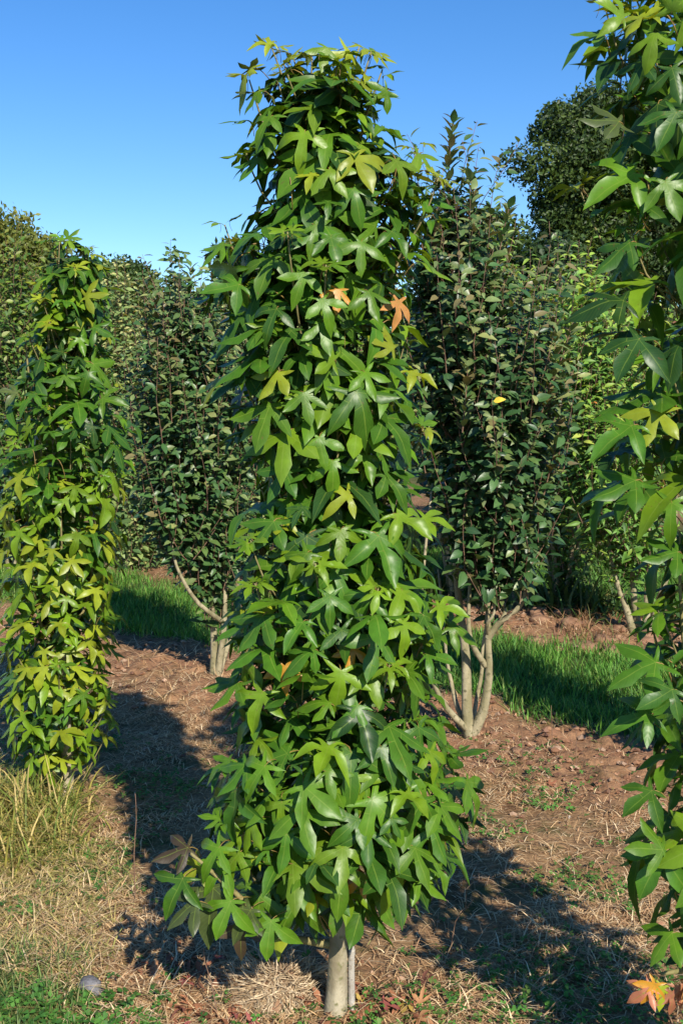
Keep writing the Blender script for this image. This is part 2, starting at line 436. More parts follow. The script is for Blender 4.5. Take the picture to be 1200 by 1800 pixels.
ground = obj('ground', new_mesh('ground', np.stack([GX.ravel(), GY.ravel(), GZ.ravel()], 1), gf, zc, None, True, gm))
tag(ground, 'reddish brown nursery soil with dry straw and grassy strips between planted rows', 'ground', kind='structure')

# ------------------------------------------------------------------ sweetgum trees
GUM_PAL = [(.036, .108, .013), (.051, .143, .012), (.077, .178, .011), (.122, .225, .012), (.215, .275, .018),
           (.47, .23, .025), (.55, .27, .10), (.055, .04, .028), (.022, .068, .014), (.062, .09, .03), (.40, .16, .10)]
def profile(tab, y):
    ys = [t[0] for t in tab]
    return np.interp(y, ys, [t[1] for t in tab]), np.interp(y, ys, [t[2] for t in tab])

def gum_tree(name, label, px0, Y, tab, heroes, size, n_outer, n_inner, seed, mind, tip_yellow=.5, low_yellow=0, top_py=None, trunk_px=None, extra_branches=(), reach=1.0, n_parts=300, top_shoots=(), gap=.34):
    r = random.Random(seed); L = Leaves()
    g0 = at(px0, 1200, Y); bx = g0.x; bz = float(H(bx, Y))
    root = thing(name, (bx, Y, bz), label, 'tree')
    d_axis = Y*math.cos(PITCH)                       # depth
    ys = [t[0] for t in tab]; y_top, y_bot = min(ys), max(ys)
    z_top = at(px0, top_py or y_top, Y).z
    # trunk
    tp = [Vector((bx, Y, bz-.05)), Vector((bx+.008, Y, bz+.25)), Vector((bx-.012, Y+.02, bz+(z_top-bz)*.45)), Vector((bx-.02, Y, z_top-.25))]
    stem('trunk', tp, .038, .006, M['bark_gum'], root, 18, 10, .07, .8)
    V = []
    def env(py):
        a, b = profile(tab, py)
        A = at(a, py, Y); B = at(b, py, Y)
        return A.x, B.x, A.z
    def leaf_pt(py, az, k):
        xl, xr, z = env(py); cx = (xl+xr)/2; hw = max((xr-xl)/2 - size*.5, .03)
        hy = min(hw, .32); yy = Y + hy*k*math.sin(az)
        return Vector((cx + hw*k*math.cos(az), yy, at(px0, py, yy).z)), Vector((math.cos(az), math.sin(az), 0))
    placed = []
    def far_enough(p, dmin):
        for q in placed:
            if abs(q[2]-p[2]) < dmin and (q-p).length < dmin: return False
        return True
    # leaves read off the photograph
    for h in heroes:
        cx_, cy_, tx, ty = h[:4]; tint = h[4] if len(h) > 4 else None
        xl, xr, z = env(cy_); mid = (xl+xr)/2; hw = max((xr-xl)/2, .05)
        x = at(cx_, cy_, Y).x; u = max(-.97, min(.97, (x-mid)/hw))
        yy = Y - .8*min(hw, .34)*math.sqrt(1-u*u) - r.uniform(.0, .04) + (.03 if tint in (5, 6) else 0)
        P = at(cx_, cy_, yy); Q = at(tx, ty, yy)
        out = Vector((u*.8, -math.sqrt(1-u*u)-.1, 0)).normalized()
        lean = r.uniform(.35, .75)
        T = (Q-P); ln = T.length; T = T.normalized() + out*r.uniform(.25, .55)
        N = out + Vector((0, 0, lean)) + SUN_DIR*.25
        if tint is None: tint = r.choice([0, 0, 1, 1, 1, 2, 2, 3])
        L.add(P, T, N, min(max(ln*1.12, size*(.6 if tint in (5, 6) or cy_ < 175 else .75)), size*1.35), r.randrange(12), tint); placed.append(P)
    def rand_leaf(p, out, tipness, k):
        th = R(r.gauss(50, 24))
        N = out*math.cos(th) + Vector((0, 0, math.sin(th))) + SUN_DIR*.2
        T0 = out*math.sin(th) - Vector((0, 0, math.cos(th)))
        N.normalize(); sd_ = N.cross(T0); a = r.gauss(0, .8) if r.random() < .8 else r.uniform(-3, 3)
        T = T0*math.cos(a) + sd_*math.sin(a)
        q = r.random()
        if q < tipness*tip_yellow*.55: t = 4 if r.random() < .35 else 3
        elif q < .09+tipness*.3: t = 3
        elif q < .42: t = 2
        elif q < .72: t = 1
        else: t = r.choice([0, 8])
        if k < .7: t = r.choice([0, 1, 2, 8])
        L.add(p, T, N, size*r.choice([.45, .65, .8, .9, 1.0, 1.0, 1.15, 1.28])*r.uniform(.9, 1.1), r.randrange(12), t)
    tries = 0; cnt = 0
    while cnt < n_outer and tries < n_outer*14:
        tries += 1
        py = y_top + (y_bot-y_top)*r.random()
        az = r.uniform(0, 2*math.pi); k = r.uniform(.78, 1.1)
        p, out = leaf_pt(py, az, k)
        if p.z < bz+.16: continue
        if not far_enough(p, mind*(1.0+.35*float(smooth(.2, .0, (py-y_top)/(y_bot-y_top))))): continue
        if float(vnoise(np.array(math.cos(az)*1.7+math.sin(az)*2.3+9), np.array(p.z*6.5+math.sin(az)*1.1), seed)) < gap and r.random() < .85: continue
        placed.append(p); cnt += 1
        tipness = max(0, 1-(py-y_top)/(.22*(y_bot-y_top)))+ .25*(k > 1.02)
        if low_yellow and r.random() < low_yellow*smooth(700, 950, py):
            th = R(r.gauss(45, 20)); L.add(p, out*math.sin(th)-Vector((r.uniform(-.5, .5), 0, math.cos(th))), out+Vector((0, 0, .8)), size*r.uniform(.7, 1.1), r.randrange(12), r.choice([3, 3, 4, 4]))
        else: rand_leaf(p, out, tipness, k)
    sprigs = []
    # bright young whorls at the shoot tips
    for i in range(int(n_outer*.085)):
        py = y_top + (y_bot-y_top)*r.random()**1.25; az = r.uniform(0, 2*math.pi); p, out = leaf_pt(py, az, r.uniform(.9, 1.12))
        if p.z < bz+.3: continue
        p = p + Vector((0, 0, .02)) + out*(r.uniform(.02, .08) if r.random() < .35 else 0)
        sprigs.append((spline([p-out*.13-Vector((0, 0, r.uniform(.18, .3))), p-out*.04-Vector((0, 0, .1)), p], 5), .0035, .0018)); ax = (out*r.uniform(.4, 1.0)+Vector((0, 0, 1))+SUN_DIR*.3).normalized()
        a1 = ax.cross(Vector((.3, .8, .1))).normalized(); b1 = ax.cross(a1); ph = r.uniform(0, 6.28); t_ = r.choice([3, 3, 4, 2])
        for j in range(r.choice([3, 4])):
            ph += 2.1+r.uniform(-.3, .3); d = a1*math.cos(ph)+b1*math.sin(ph)
            L.add(p+d*.012, d+ax*r.uniform(-.1, .5), ax-d*.3, size*r.uniform(.35, .68), r.randrange(12), t_ if r.random() < .8 else 2)
    for tipx, tipy, fx, fy in top_shoots:
        dy = r.uniform(-.12, .12); a_, b_ = at(fx, fy, Y+dy), at(tipx, tipy, Y+dy); line = spline([a_, a_.lerp(b_, .5)+Vector((r.uniform(-.02, .02), 0, 0)), b_], 7)
        sprigs.append((line, .0045, .0018)); ph = r.uniform(0, 6.28)
        for j in range(12):
            q_ = line[min(6, int(j/2)+1)].lerp(line[min(5, int(j/2))], r.random()); ph += 2.4; d = Vector((math.cos(ph), math.sin(ph), 0)); w_ = j/11
            c_ = q_ + d*(.06*(1-w_)+.015) + Vector((0, 0, .02))
            L.add(c_, d+Vector((0, 0, -.75+1.0*w_+r.uniform(-.3, .3))), Vector((0, 0, .8))+d*.45+SUN_DIR*.3, size*(.95-.5*w_)*r.uniform(.8, 1.1), r.randrange(12), r.choice([3, 4, 4, 9] if w_ > .6 else [1, 2, 2, 3]))
    if sprigs: twig_mesh(sprigs, M['bark_green'], root, 'twigs', 4)
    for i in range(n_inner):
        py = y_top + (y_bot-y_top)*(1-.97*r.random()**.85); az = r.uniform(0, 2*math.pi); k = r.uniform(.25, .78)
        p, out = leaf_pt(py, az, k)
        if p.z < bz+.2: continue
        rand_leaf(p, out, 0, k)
    L.build(root, GUM_T, GUM_PAL, M['gum'], n_parts)
    # upright branches inside the crown
    zs_ = np.linspace(.30, .84, 17)
    for i, f in enumerate(zs_):
        z0 = bz + (z_top-bz)*f*.9 ; az = i*2.4+seed
        pt = int(0)
        t = f*.9; tz = z0
        p0 = Vector((bx-.015*f, Y, z0)); ln = (.62-.25*f)*reach; rad = (.17-.07*f)*reach
        o_ = Vector((math.cos(az), math.sin(az), 0))
        stem('branch', [p0, p0+o_*rad*.75+Vector((0, 0, ln*.25)), p0+o_*rad+Vector((0, 0, ln*.7)), p0+o_*rad*1.05+Vector((0, 0, min(ln, z_top-.32-z0)))], .0085, .0022, M['bark_green'], root, 8, 5)
    for pts in extra_branches:
        stem('branch', pts, .013, .004, M['bark_green'], root, 9, 6)
    return root

MAIN_TAB = [(95, 500, 620), (125, 465, 665), (165, 440, 680), (210, 432, 672), (245, 440, 700), (275, 445, 755), (330, 455, 765), (370, 420, 752), (410, 382, 745), (470, 362, 738), (530, 366, 728), (600, 392, 722),
            (680, 385, 745), (760, 405, 735), (840, 440, 738), (920, 398, 775), (1000, 418, 772), (1080, 392, 815), (1140, 390, 800), (1200, 375, 765), (1280, 412, 785), (1350, 372, 815),
            (1420, 380, 835), (1480, 385, 812), (1530, 400, 790), (1575, 440, 740), (1590, 480, 700)]
MAIN_H = [(615, 93, 589, 141, 4), (536, 233, 524, 298), (578, 298, 604, 337), (696, 283, 712, 337, 3), (620, 333, 639, 386), (581, 417, 593, 467), (635, 425, 631, 462), (689, 407, 705, 455),
  (474, 455, 466, 524), (535, 482, 522, 522), (486, 543, 463, 597), (566, 528, 589, 578), (647, 513, 658, 556, 2), (566, 570, 574, 608, 2), (474, 713, 463, 795, 2), (587, 632, 545, 612, 3), (641, 654, 658, 702, 2),
  (626, 689, 658, 769, 1), (674, 734, 726, 799, 1), (535, 693, 544, 736, 2), (561, 769, 570, 821, 2), (639, 799, 650, 840), (502, 827, 472, 877, 0), (585, 812, 588, 862, 2), (678, 836, 717, 886, 1), (613, 869, 575, 890, 4),
  (700, 903, 756, 942, 3), (481, 916, 450, 973, 1), (598, 934, 600, 970, 3), (665, 942, 691, 1025, 1), (539, 973, 513, 1007, 2), (591, 1003, 613, 1059, 1), (580, 1048, 582, 1094, 1), (650, 1042, 613, 1094, 1), (461, 1083, 431, 1146, 1),
  (708, 1094, 713, 1150, 3), (600, 1107, 610, 1160, 0), (599, 1182, 593, 1246, 3), (649, 1177, 660, 1238, 3), (460, 1219, 444, 1283, 3), (628, 1241, 585, 1288, 1), (633, 1251, 655, 1326, 8), (465, 1347, 423, 1395, 2),
  (620, 1366, 644, 1425, 3), (495, 1411, 495, 1454, 3), (655, 1406, 719, 1465, 2), (503, 1467, 503, 1529, 1), (628, 1441, 580, 1475, 1), (644, 1459, 647, 1518, 0), (601, 1523, 591, 1603, 2), (756, 1454, 777, 1513, 1),
  (729, 1491, 735, 1555, 2), (671, 1315, 687, 1374, 0), (735, 1278, 730, 1320, 0), (756, 1321, 756, 1368, 3), (820, 1374, 847, 1443, 2), (767, 1518, 772, 1566, 2), (441, 1555, 425, 1593, 2),
  (595, 510, 590, 535, 5), (700, 530, 682, 574, 6), (500, 1172, 504, 1216, 5), (634, 1545, 612, 1562, 5), (622, 1140, 618, 1158, 5), (488, 655, 470, 690, 4), (383, 668, 375, 704, 4), (690, 612, 660, 600, 4), (722, 652, 750, 672, 4),
  (745, 910, 780, 915, 3), (392, 430, 366, 466, 2), (420, 500, 360, 520, 1), (440, 120, 416, 178, 4), (478, 75, 438, 80, 4), (660, 90, 690, 110, 4), (575, 85, 560, 130, 3), (680, 160, 655, 175, 2),
  (475, 205, 450, 250, 2), (770, 1065, 815, 1075, 3), (750, 1150, 800, 1160, 1), (790, 1100, 830, 1110, 2), (455, 160, 430, 195, 2), (735, 270, 762, 300, 3), (745, 350, 780, 365, 1)]
LOW_L = [(375, 1561, 369, 1649, 9), (321, 1545, 292, 1603, 1), (351, 1518, 330, 1545, 4), (425, 1625, 428, 1680, 7), (476, 1620, 474, 1672, 2), (330, 1490, 288, 1502, 7), (395, 1520, 360, 1560, 2), (405, 1585, 385, 1640, 2),
         (455, 1575, 460, 1640, 2), (420, 1500, 395, 1530, 3), (440, 1600, 415, 1640, 9), (385, 1490, 360, 1520, 2), (345, 1585, 320, 1600, 9)]
YM = 2.875
lowb = [at(578, 1660, YM), at(530, 1652, YM-.04), at(480, 1640, YM-.12), at(430, 1585, YM-.17), at(370, 1530, YM-.2), at(335, 1500, YM-.2)]
main = gum_tree('sweetgum_tree', 'tall slender columnar sweetgum tree with star-shaped leaves in the middle foreground', 588, YM, MAIN_TAB, MAIN_H, .113, 820, 600, 3, .060, extra_branches=[lowb], top_shoots=[(478, 85, 520, 270), (548, 90, 550, 280), (632, 80, 600, 270), (672, 122, 625, 290), (438, 140, 500, 300), (735, 262, 650, 430), (600, 108, 590, 270), (395, 395, 470, 560), (760, 335, 680, 500), (515, 100, 540, 260)])
LL = Leaves(); rr_ = random.Random(5)
for cx_, cy_, tx, ty, t in LOW_L:
    yy = YM - .2 + rr_.uniform(-.05, .05); P = at(cx_, cy_, yy); Q = at(tx, ty, yy)
    LL.add(P, (Q-P).normalized()+Vector((-.1, -.35, 0)), Vector((-.15, -.75, .8)), max((Q-P).length*1.15, .1), rr_.randrange(12), t)
LL.build(main, GUM_T, GUM_PAL, M['gum'], 60)

RIGHT_TAB = [(-160, 1200, 1380), (-60, 1120, 1440), (0, 1065, 1480), (60, 1040, 1500), (130, 1078, 1520), (200, 1040, 1530), (300, 1052, 1540), (360, 1045, 1540), (480, 1062, 1540), (540, 1035, 1540), (650, 1095, 1540), (720, 1068, 1540),
   (800, 1050, 1540), (880, 1060, 1540), (950, 1120, 1540), (1000, 1150, 1540), (1110, 1155, 1540), (1160, 1115, 1540), (1260, 1085, 1540), (1350, 1150, 1540), (1420, 1115, 1540), (1480, 1108, 1540), (1570, 1130, 1530), (1650, 1165, 1500), (1720, 1205, 1450)]
RIGHT_H = [(1095, 29, 1062, 5, 3), (1052, 58, 990, 92, 2), (1187, 198, 1155, 264, 0), (1113, 305, 1030, 358, 2), (1169, 320, 1190, 370, 2), (1087, 213, 1025, 210, 9), (1105, 427, 1053, 483, 0), (1095, 528, 1012, 527, 8), (1122, 596, 1092, 672, 8),
  (1157, 722, 1130, 778, 4), (1109, 748, 1038, 802, 1), (1116, 844, 1046, 882, 1), (1180, 884, 1176, 948, 2), (1190, 970, 1150, 980, 1), (1152, 1164, 1070, 1190, 1), (1180, 1212, 1160, 1225, 0), (1140, 1256, 1068, 1264, 1), (1164, 1494, 1098, 1474, 2),
  (1164, 1498, 1128, 1572, 1), (1144, 1390, 1108, 1426, 1), (1180, 1640, 1155, 1672, 2), (1180, 120, 1200, 180, 0), (1150, 60, 1140, 110, 3), (1130, 110, 1105, 150, 8), (1180, 20, 1190, 0, 3)]
YR = 2.42
lowr = [at(1300, 1650, YR), at(1240, 1690, YR-.03), at(1200, 1705, YR-.05), at(1160, 1712, YR-.05)]
right = gum_tree('sweetgum_tree', 'columnar sweetgum tree with large star-shaped leaves cut off by the right edge', 1300, YR, RIGHT_TAB, RIGHT_H, .118, 430, 120, 11, .076, gap=.48, top_py=-160, extra_branches=[lowr], top_shoots=[(1062, 10, 1150, 200), (1110, -20, 1180, 180), (1180, -60, 1220, 150)])
LR = Leaves()
for cx_, cy_, tx, ty, t in [(1150, 1730, 1125, 1765, 5), (1165, 1735, 1150, 1790, 4), (1180, 1745, 1180, 1800, 10), (1195, 1735, 1215, 1785, 10), (1140, 1738, 1122, 1750, 10), (1210, 1725, 1230, 1760, 6)]:
    yy = YR-.05; P = at(cx_, cy_, yy); Q = at(tx, ty, yy)
    LR.add(P, (Q-P).normalized()+Vector((0, -.2, 0)), Vector((.1, -.8, .6)), .06, rr_.randrange(12), t)
LR.build(right, GUM_T, GUM_PAL, M['gum'], 20)

LEFT_TAB = [(428, 95, 140), (460, 70, 190), (520, 55, 195), (600, 55, 205), (680, 10, 225), (750, -5, 240), (850, -10, 225), (950, -5, 220), (1080, 0, 210), (1180, 0, 205), (1290, 10, 195), (1350, 40, 170)]
LEFT_H = [(113, 660, 135, 682, 2), (140, 595, 150, 617, 2), (165, 575, 200, 590, 1), (70, 600, 52, 625, 4), (150, 520, 188, 515, 4), (80, 490, 65, 500, 3), (180, 700, 222, 708, 2), (155, 655, 145, 690, 1), (30, 690, 0, 685, 9)]
YL = 4.6
left = gum_tree('sweetgum_tree', 'smaller columnar sweetgum tree at the left edge, lower leaves turning yellow green', 112, YL, LEFT_TAB, LEFT_H, .11, 620, 340, 23, .066, low_yellow=.8, top_shoots=[(105, 425, 120, 560), (152, 440, 140, 570), (75, 470, 100, 600)])

# ------------------------------------------------------------------ shrubs with small leaves
GLOSS_PAL = [(.022, .058, .018), (.030, .076, .022), (.042, .095, .026), (.11, .15, .05), (.17, .19, .065), (.13, .11, .045), (.065, .11, .028), (.55, .38, .04)]
LIGHT_PAL = [(.055, .125, .022), (.075, .16, .025), (.105, .20, .03), (.17, .25, .035), (.24, .28, .05), (.16, .075, .045), (.04, .085, .02), (.65, .22, .04)]
OLIVE_PAL = [(.05, .085, .028), (.07, .11, .032), (.10, .135, .042), (.15, .165, .06), (.20, .19, .07), (.16, .09, .055), (.035, .065, .022), (.45, .36, .06)]

LIGHT_PAL = [tuple(v*1.4 for v in q) for q in LIGHT_PAL]; OLIVE_PAL = [tuple(v*2.0 for v in q) for q in OLIVE_PAL]; GLOSS_PAL = [tuple(v*1.3 for v in q) for q in GLOSS_PAL]
def shrub(name, label, base, stems, tab, Y, depth, n_shoot, leaf_len, pal, templates, material, seed, spires=(), spacing=.03, n_parts=300, bark='bark_shrub', group=None, shoot_len=(.3, .6), spread=.7, tints=(0, 0, 1, 1, 2, 2, 6, 3), top_tints=(2, 3, 3, 4, 5), stem_r=.02):
    r = random.Random(seed); L = Leaves()
    root = thing(name, (base.x, base.y, float(H(base.x, base.y))), label, 'shrub', group)
    for pts, r0, r1 in stems: stem('stem', pts, r0, r1, M[bark], root, 12, 8)
    ys = [t[0] for t in tab]; lines = []
    def shoot(p0, dirv, ln, topness):
        pts = [p0]; d = dirv.normalized(); seg = 6
        for i in range(seg):
            d = (d + Vector((r.gauss(0, .10), r.gauss(0, .10), .10))).normalized(); pts.append(pts[-1]+d*ln/seg)
        lines.append((pts, .0028, .001))
        m = int(ln/spacing); ph = r.uniform(0, 6.28)
        for j in range(m):
            u = (j+.5)/m*seg; k = min(int(u), seg-1); p = pts[k].lerp(pts[k+1], u-k)
            t = (pts[k+1]-pts[k]).normalized(); ph += 2.4
            a = t.cross(Vector((1, .3, .2))).normalized(); b = t.cross(a)
            o_ = a*math.cos(ph)+b*math.sin(ph)
            T = o_*.8 + t*r.uniform(.1, .9) + Vector((0, 0, r.uniform(-.6, .2))); N = t*.5 - o_*.15 + SUN_DIR*.9 + Vector((r.gauss(0, .3), r.gauss(0, .3), r.gauss(0, .3)))
            tt = r.choice(top_tints) if r.random() < topness*.75*(.4+.6*(j/m)) else r.choice(tints)
            if r.random() < .0008: tt = 7
            L.add(p+o_*.004, T, N, leaf_len*r.uniform(.5, 1.3)*(1-.35*(j/m)), r.randrange(len(templates)), tt)
    tot = [profile(tab, y) for y in np.linspace(min(ys), max(ys), 60)]
    w = np.array([b-a for a, b in tot]); w = w/w.sum(); cum = np.cumsum(w)
    for i in range(n_shoot):
        py = np.interp(r.random(), cum, np.linspace(min(ys), max(ys), 60))
        a, b = profile(tab, py); A = at(a, py, Y); B = at(b, py, Y); hw = (B.x-A.x)/2; cx_ = (A.x+B.x)/2
        az = r.uniform(0, 6.283); k = r.random()**.45
        dy = min(depth, hw*1.1)
        p = Vector((cx_+hw*k*.88*math.cos(az), Y+dy*k*.88*math.sin(az), A.z))
        d = Vector((math.cos(az)*spread*k+r.gauss(0, .22), math.sin(az)*spread*k+r.gauss(0, .22), 1+r.uniform(-.6, .2)))
        ln = r.uniform(*shoot_len); p = p - d.normalized()*ln*.75
        topness = max(0, 1-(py-min(ys))/(.45*(max(ys)-min(ys))))
        shoot(p, d, ln, topness*.8+.06)
    for i in range(int(n_shoot*.11)):
        py = min(ys)+(max(ys)-min(ys))*.7*r.random()**1.2; a, b = profile(tab, py); A = at(a, py, Y); B = at(b, py, Y); hw = (B.x-A.x)/2; az = r.uniform(0, 6.283)
        p = Vector(((A.x+B.x)/2+hw*.8*math.cos(az), Y+min(depth, hw)*.8*math.sin(az), A.z-.25))
        shoot(p, Vector((math.cos(az)*.35, math.sin(az)*.35, 1)), r.uniform(.4, .75), 1.0)
    for pts in spires:
        P = spline(pts, 7); lines.append((P, .0045, .0015)); ln = (P[-1]-P[0]).length; m = int(ln/(spacing*.72)); ph = 0
        for j in range(m):
            u = (j+.5)/m*6; k = min(int(u), 5); p = P[k].lerp(P[k+1], u-k); ph += 2.4; t = (P[k+1]-P[k]).normalized()
            o_ = Vector((math.cos(ph), math.sin(ph), 0))
            L.add(p, o_*.7+t*.9, t*.6-o_*.5+Vector((0, -.3, .2)), leaf_len*r.uniform(.7, 1.05), r.randrange(len(templates)), r.choice(top_tints))
    twig_mesh(lines, M['bark_red'], root)
    L.build(root, templates, pal, material, n_parts)
    return root

# shrub behind the tree on the right, with its pale forked stems
YA = gpt(826, 1290).y
def A_(*q): return [at(x, y, YA+dy) for x, y, dy in q]
stemsA = [(A_((826, 1296, 0), (820, 1250, 0), (819, 1166, .03), (813, 1105, .05), (800, 1000, .05), (798, 850, .02), (805, 650, 0)), .034, .008),
          (A_((829, 1293, 0), (850, 1245, -.03), (859, 1180, -.05), (857, 1120, -.05), (858, 1000, 0), (862, 800, 0)), .030, .008),
          (A_((857, 1122, -.05), (878, 1094, -.07), (910, 1070, -.1), (923, 1040, -.1), (927, 1010, -.08), (935, 880, -.05)), .019, .006),
          (A_((880, 1092, -.07), (887, 1072, -.05), (874, 1038, .0), (872, 990, .05)), .012, .006),
          (A_((858, 1116, -.05), (856, 1095, -.1), (868, 1075, -.12), (864, 1020, -.1)), .011, .005),
          (A_((853, 1170, -.05), (832, 1138, -.08), (823, 1100, -.08), (826, 1020, -.05), (835, 900, 0)), .017, .006),
          (A_((824, 1286, 0), (800, 1262, -.05), (776, 1232, -.08), (758, 1190, -.1), (740, 1130, -.1), (742, 1020, -.1), (760, 850, -.05)), .019, .006),
          (A_((824, 1280, 0), (806, 1250, .06), (794, 1205, .1), (784, 1150, .12), (770, 1000, .12)), .017, .006),
          (A_((830, 1282, .03), (836, 1235, .1), (846, 1185, .14), (850, 1120, .16), (880, 980, .18)), .015, .006)]
TAB_A = [(350, 780, 808), (410, 735, 850), (470, 700, 890), (530, 692, 945), (600, 692, 1000), (700, 702, 1025), (800, 718, 1030), (880, 735, 1015), (930, 755, 990), (965, 790, 960), (980, 815, 930)]
spA = [A_((792, 480, 0), (787, 350, -.02), (790, 270, -.02), (797, 212, 0)), A_((800, 470, -.1), (818, 400, -.1), (830, 350, -.1), (826, 312, -.1)), A_((855, 560, -.1), (872, 470, -.1), (886, 400, -.1), (895, 362, -.1)),
       A_((765, 500, -.1), (762, 420, -.1), (775, 365, -.1)), A_((940, 760, -.2), (965, 680, -.25), (975, 620, -.25), (972, 570, -.25)), A_((960, 700, -.1), (990, 620, -.1), (1008, 560, -.1)), A_((845, 480, .1), (850, 420, .1), (862, 372, .1)),
       A_((812, 760, -.35), (818, 700, -.4), (822, 640, -.4)), A_((955, 870, -.2), (975, 790, -.25), (985, 730, -.25))]
shrub('glossy_shrub', 'dark glossy-leaved shrub on pale forked stems behind the middle sweetgum, right side', gpt(826, 1290), stemsA, TAB_A, YA, .5, 520, .09, GLOSS_PAL, OVAL_T, M['gloss'], 31, spA, spacing=.02)

YB = gpt(385, 1188).y
def B_(*q): return [at(x, y, YB+dy) for x, y, dy in q]
stemsB = [(B_((376, 1192, 0), (377, 1130, 0), (372, 1060, 0), (360, 900, 0), (350, 700, 0)), .030, .008), (B_((382, 1190, 0), (392, 1120, -.05), (396, 1050, -.05), (392, 900, 0)), .026, .008),
          (B_((390, 1092, -.05), (370, 1078, -.15), (345, 1056, -.2), (322, 1020, -.25), (305, 975, -.2), (290, 880, -.1)), .018, .006), (B_((384, 1188, .03), (406, 1110, .1), (420, 1000, .1), (425, 850, .1)), .02, .006)]
TAB_B = [(505, 320, 355), (560, 245, 405), (640, 222, 450), (720, 212, 470), (820, 212, 470), (900, 222, 465), (950, 255, 455), (990, 310, 445), (1020, 350, 435)]
spB = [B_((325, 620, 0), (330, 540, 0), (336, 468, 0)), B_((270, 680, -.1), (276, 590, -.1), (272, 540, -.1)), B_((258, 600, .1), (256, 540, .1), (250, 505, .1)), B_((370, 600, 0), (368, 540, 0), (372, 520, 0)), B_((285, 760, -.3), (283, 680, -.35), (270, 610, -.35)), B_((300, 600, .1), (296, 540, .1), (300, 508, .1))]
shrub('glossy_shrub', 'dark glossy-leaved shrub with a bare crooked low branch, left of the middle sweetgum', gpt(385, 1188), stemsB, TAB_B, YB, .55, 420, .09, GLOSS_PAL, OVAL_T, M['gloss'], 37, spB, spacing=.021, tints=(0, 1, 1, 2, 2, 6, 3, 6), top_tints=(3, 3, 4, 6, 5, 2))

# neighbour of the right shrub, mostly hidden by the right sweetgum
pc = Vector((2.08, 4.45, 0)); YC = pc.y
def C_(*q): return [Vector((pc.x+x, YC+y, z)) for x, y, z in q]
stemsC = [(C_((0, 0, -.05), (.0, 0, .4), (.05, 0, .9), (.02, 0, 1.8)), .034, .008), (C_((.02, 0, 0), (-.2, -.05, .35), (-.28, -.05, .9), (-.2, 0, 1.6)), .024, .007), (C_((0, .02, 0), (.22, .05, .4), (.3, .1, 1.2)), .022, .007)]
c0 = proj([pc])[0][0]
shrub('glossy_shrub', 'dark glossy-leaved shrub half hidden behind the sweetgum at the right edge', pc, stemsC, [(420, c0-40, c0+40), (550, c0-150, c0+150), (750, c0-190, c0+190), (950, c0-190, c0+190), (1080, c0-150, c0+150)], YC, .5, 260, .085, GLOSS_PAL, OVAL_T, M['gloss'], 41, spacing=.026)

# third row: paler leaves on many stems
def row_shrub(label, px, base_py, tab, seed, pal, templ, n_shoot, leaf_len, stems_px=None, n_parts=300, spires_px=(), name='nursery_shrub', spacing=.03, group=None, material='soft', top_tints=(3, 3, 4, 2), tints=(0, 0, 1, 1, 2, 2, 6, 3)):
    b = gpt(px, base_py); Y = b.y
    r = random.Random(seed)
    st = []
    for i in range(5):
        a = i*1.26+seed; o_ = Vector((math.cos(a), math.sin(a), 0))
        st.append(([b+o_*.04+Vector((0, 0, -.04)), b+o_*.13+Vector((0, 0, .45)), b+o_*.26+Vector((0, 0, 1.0)), b+o_*.3+Vector((0, 0, 1.7))], .026, .007))
    if stems_px: st = [([at(x, y, Y+dy) for x, y, dy in q], .034, .010) for q in stems_px]
    sp = [[at(x, y, Y+dy) for x, y, dy in q] for q in spires_px]
    return shrub(name, label, b, st, tab, Y, .6, n_shoot, leaf_len, pal, templ, M[material], seed, sp, spacing, n_parts, group=group, shoot_len=(.35, .8), tints=tints, top_tints=top_tints)

row_shrub('pale green leafy shrub on several yellowish stems in the row behind, right side', 1125, 1112,
  [(485, 1020, 1060), (540, 930, 1110), (620, 915, 1160), (720, 915, 1190), (820, 930, 1200), (880, 960, 1210), (920, 1010, 1200), (950, 1060, 1170)], 51, LIGHT_PAL, LONG_T, 420, .095,
  stems_px=[[(1112, 1114, 0), (1100, 1070, 0), (1080, 1010, 0), (1050, 850, 0)], [(1122, 1112, .05), (1113, 1050, .05), (1110, 990, .05), (1100, 800, .05)], [(1135, 1112, -.05), (1136, 1060, -.05), (1139, 980, 0), (1140, 780, 0)], [(1146, 1112, 0), (1155, 1060, .1), (1180, 980, .1), (1190, 850, .1)]],
  spires_px=[[(1005, 640, -.2), (1012, 560, -.2), (1018, 520, -.2)], [(940, 620, 0), (935, 540, 0), (930, 478, 0)], [(1045, 560, 0), (1042, 500, 0), (1040, 470, 0)], [(975, 700, -.3), (968, 600, -.3), (962, 560, -.3)]], spacing=.024)
row_shrub('pale green shrub seen between the middle sweetgum and the dark right shrub', 800, 1045,
  [(430, 790, 840), (520, 740, 930), (650, 720, 960), (800, 720, 960), (920, 740, 940), (975, 790, 900)], 53, LIGHT_PAL, LONG_T, 300, .095, n_parts=120, spacing=.032)
row_shrub('olive green shrub in the row behind, rising left of the middle sweetgum', 500, 1035,
  [(520, 440, 540), (600, 380, 600), (750, 360, 620), (900, 380, 620), (970, 430, 580)], 57, OLIVE_PAL, OVAL_T, 280, .095, n_parts=120, spacing=.034)
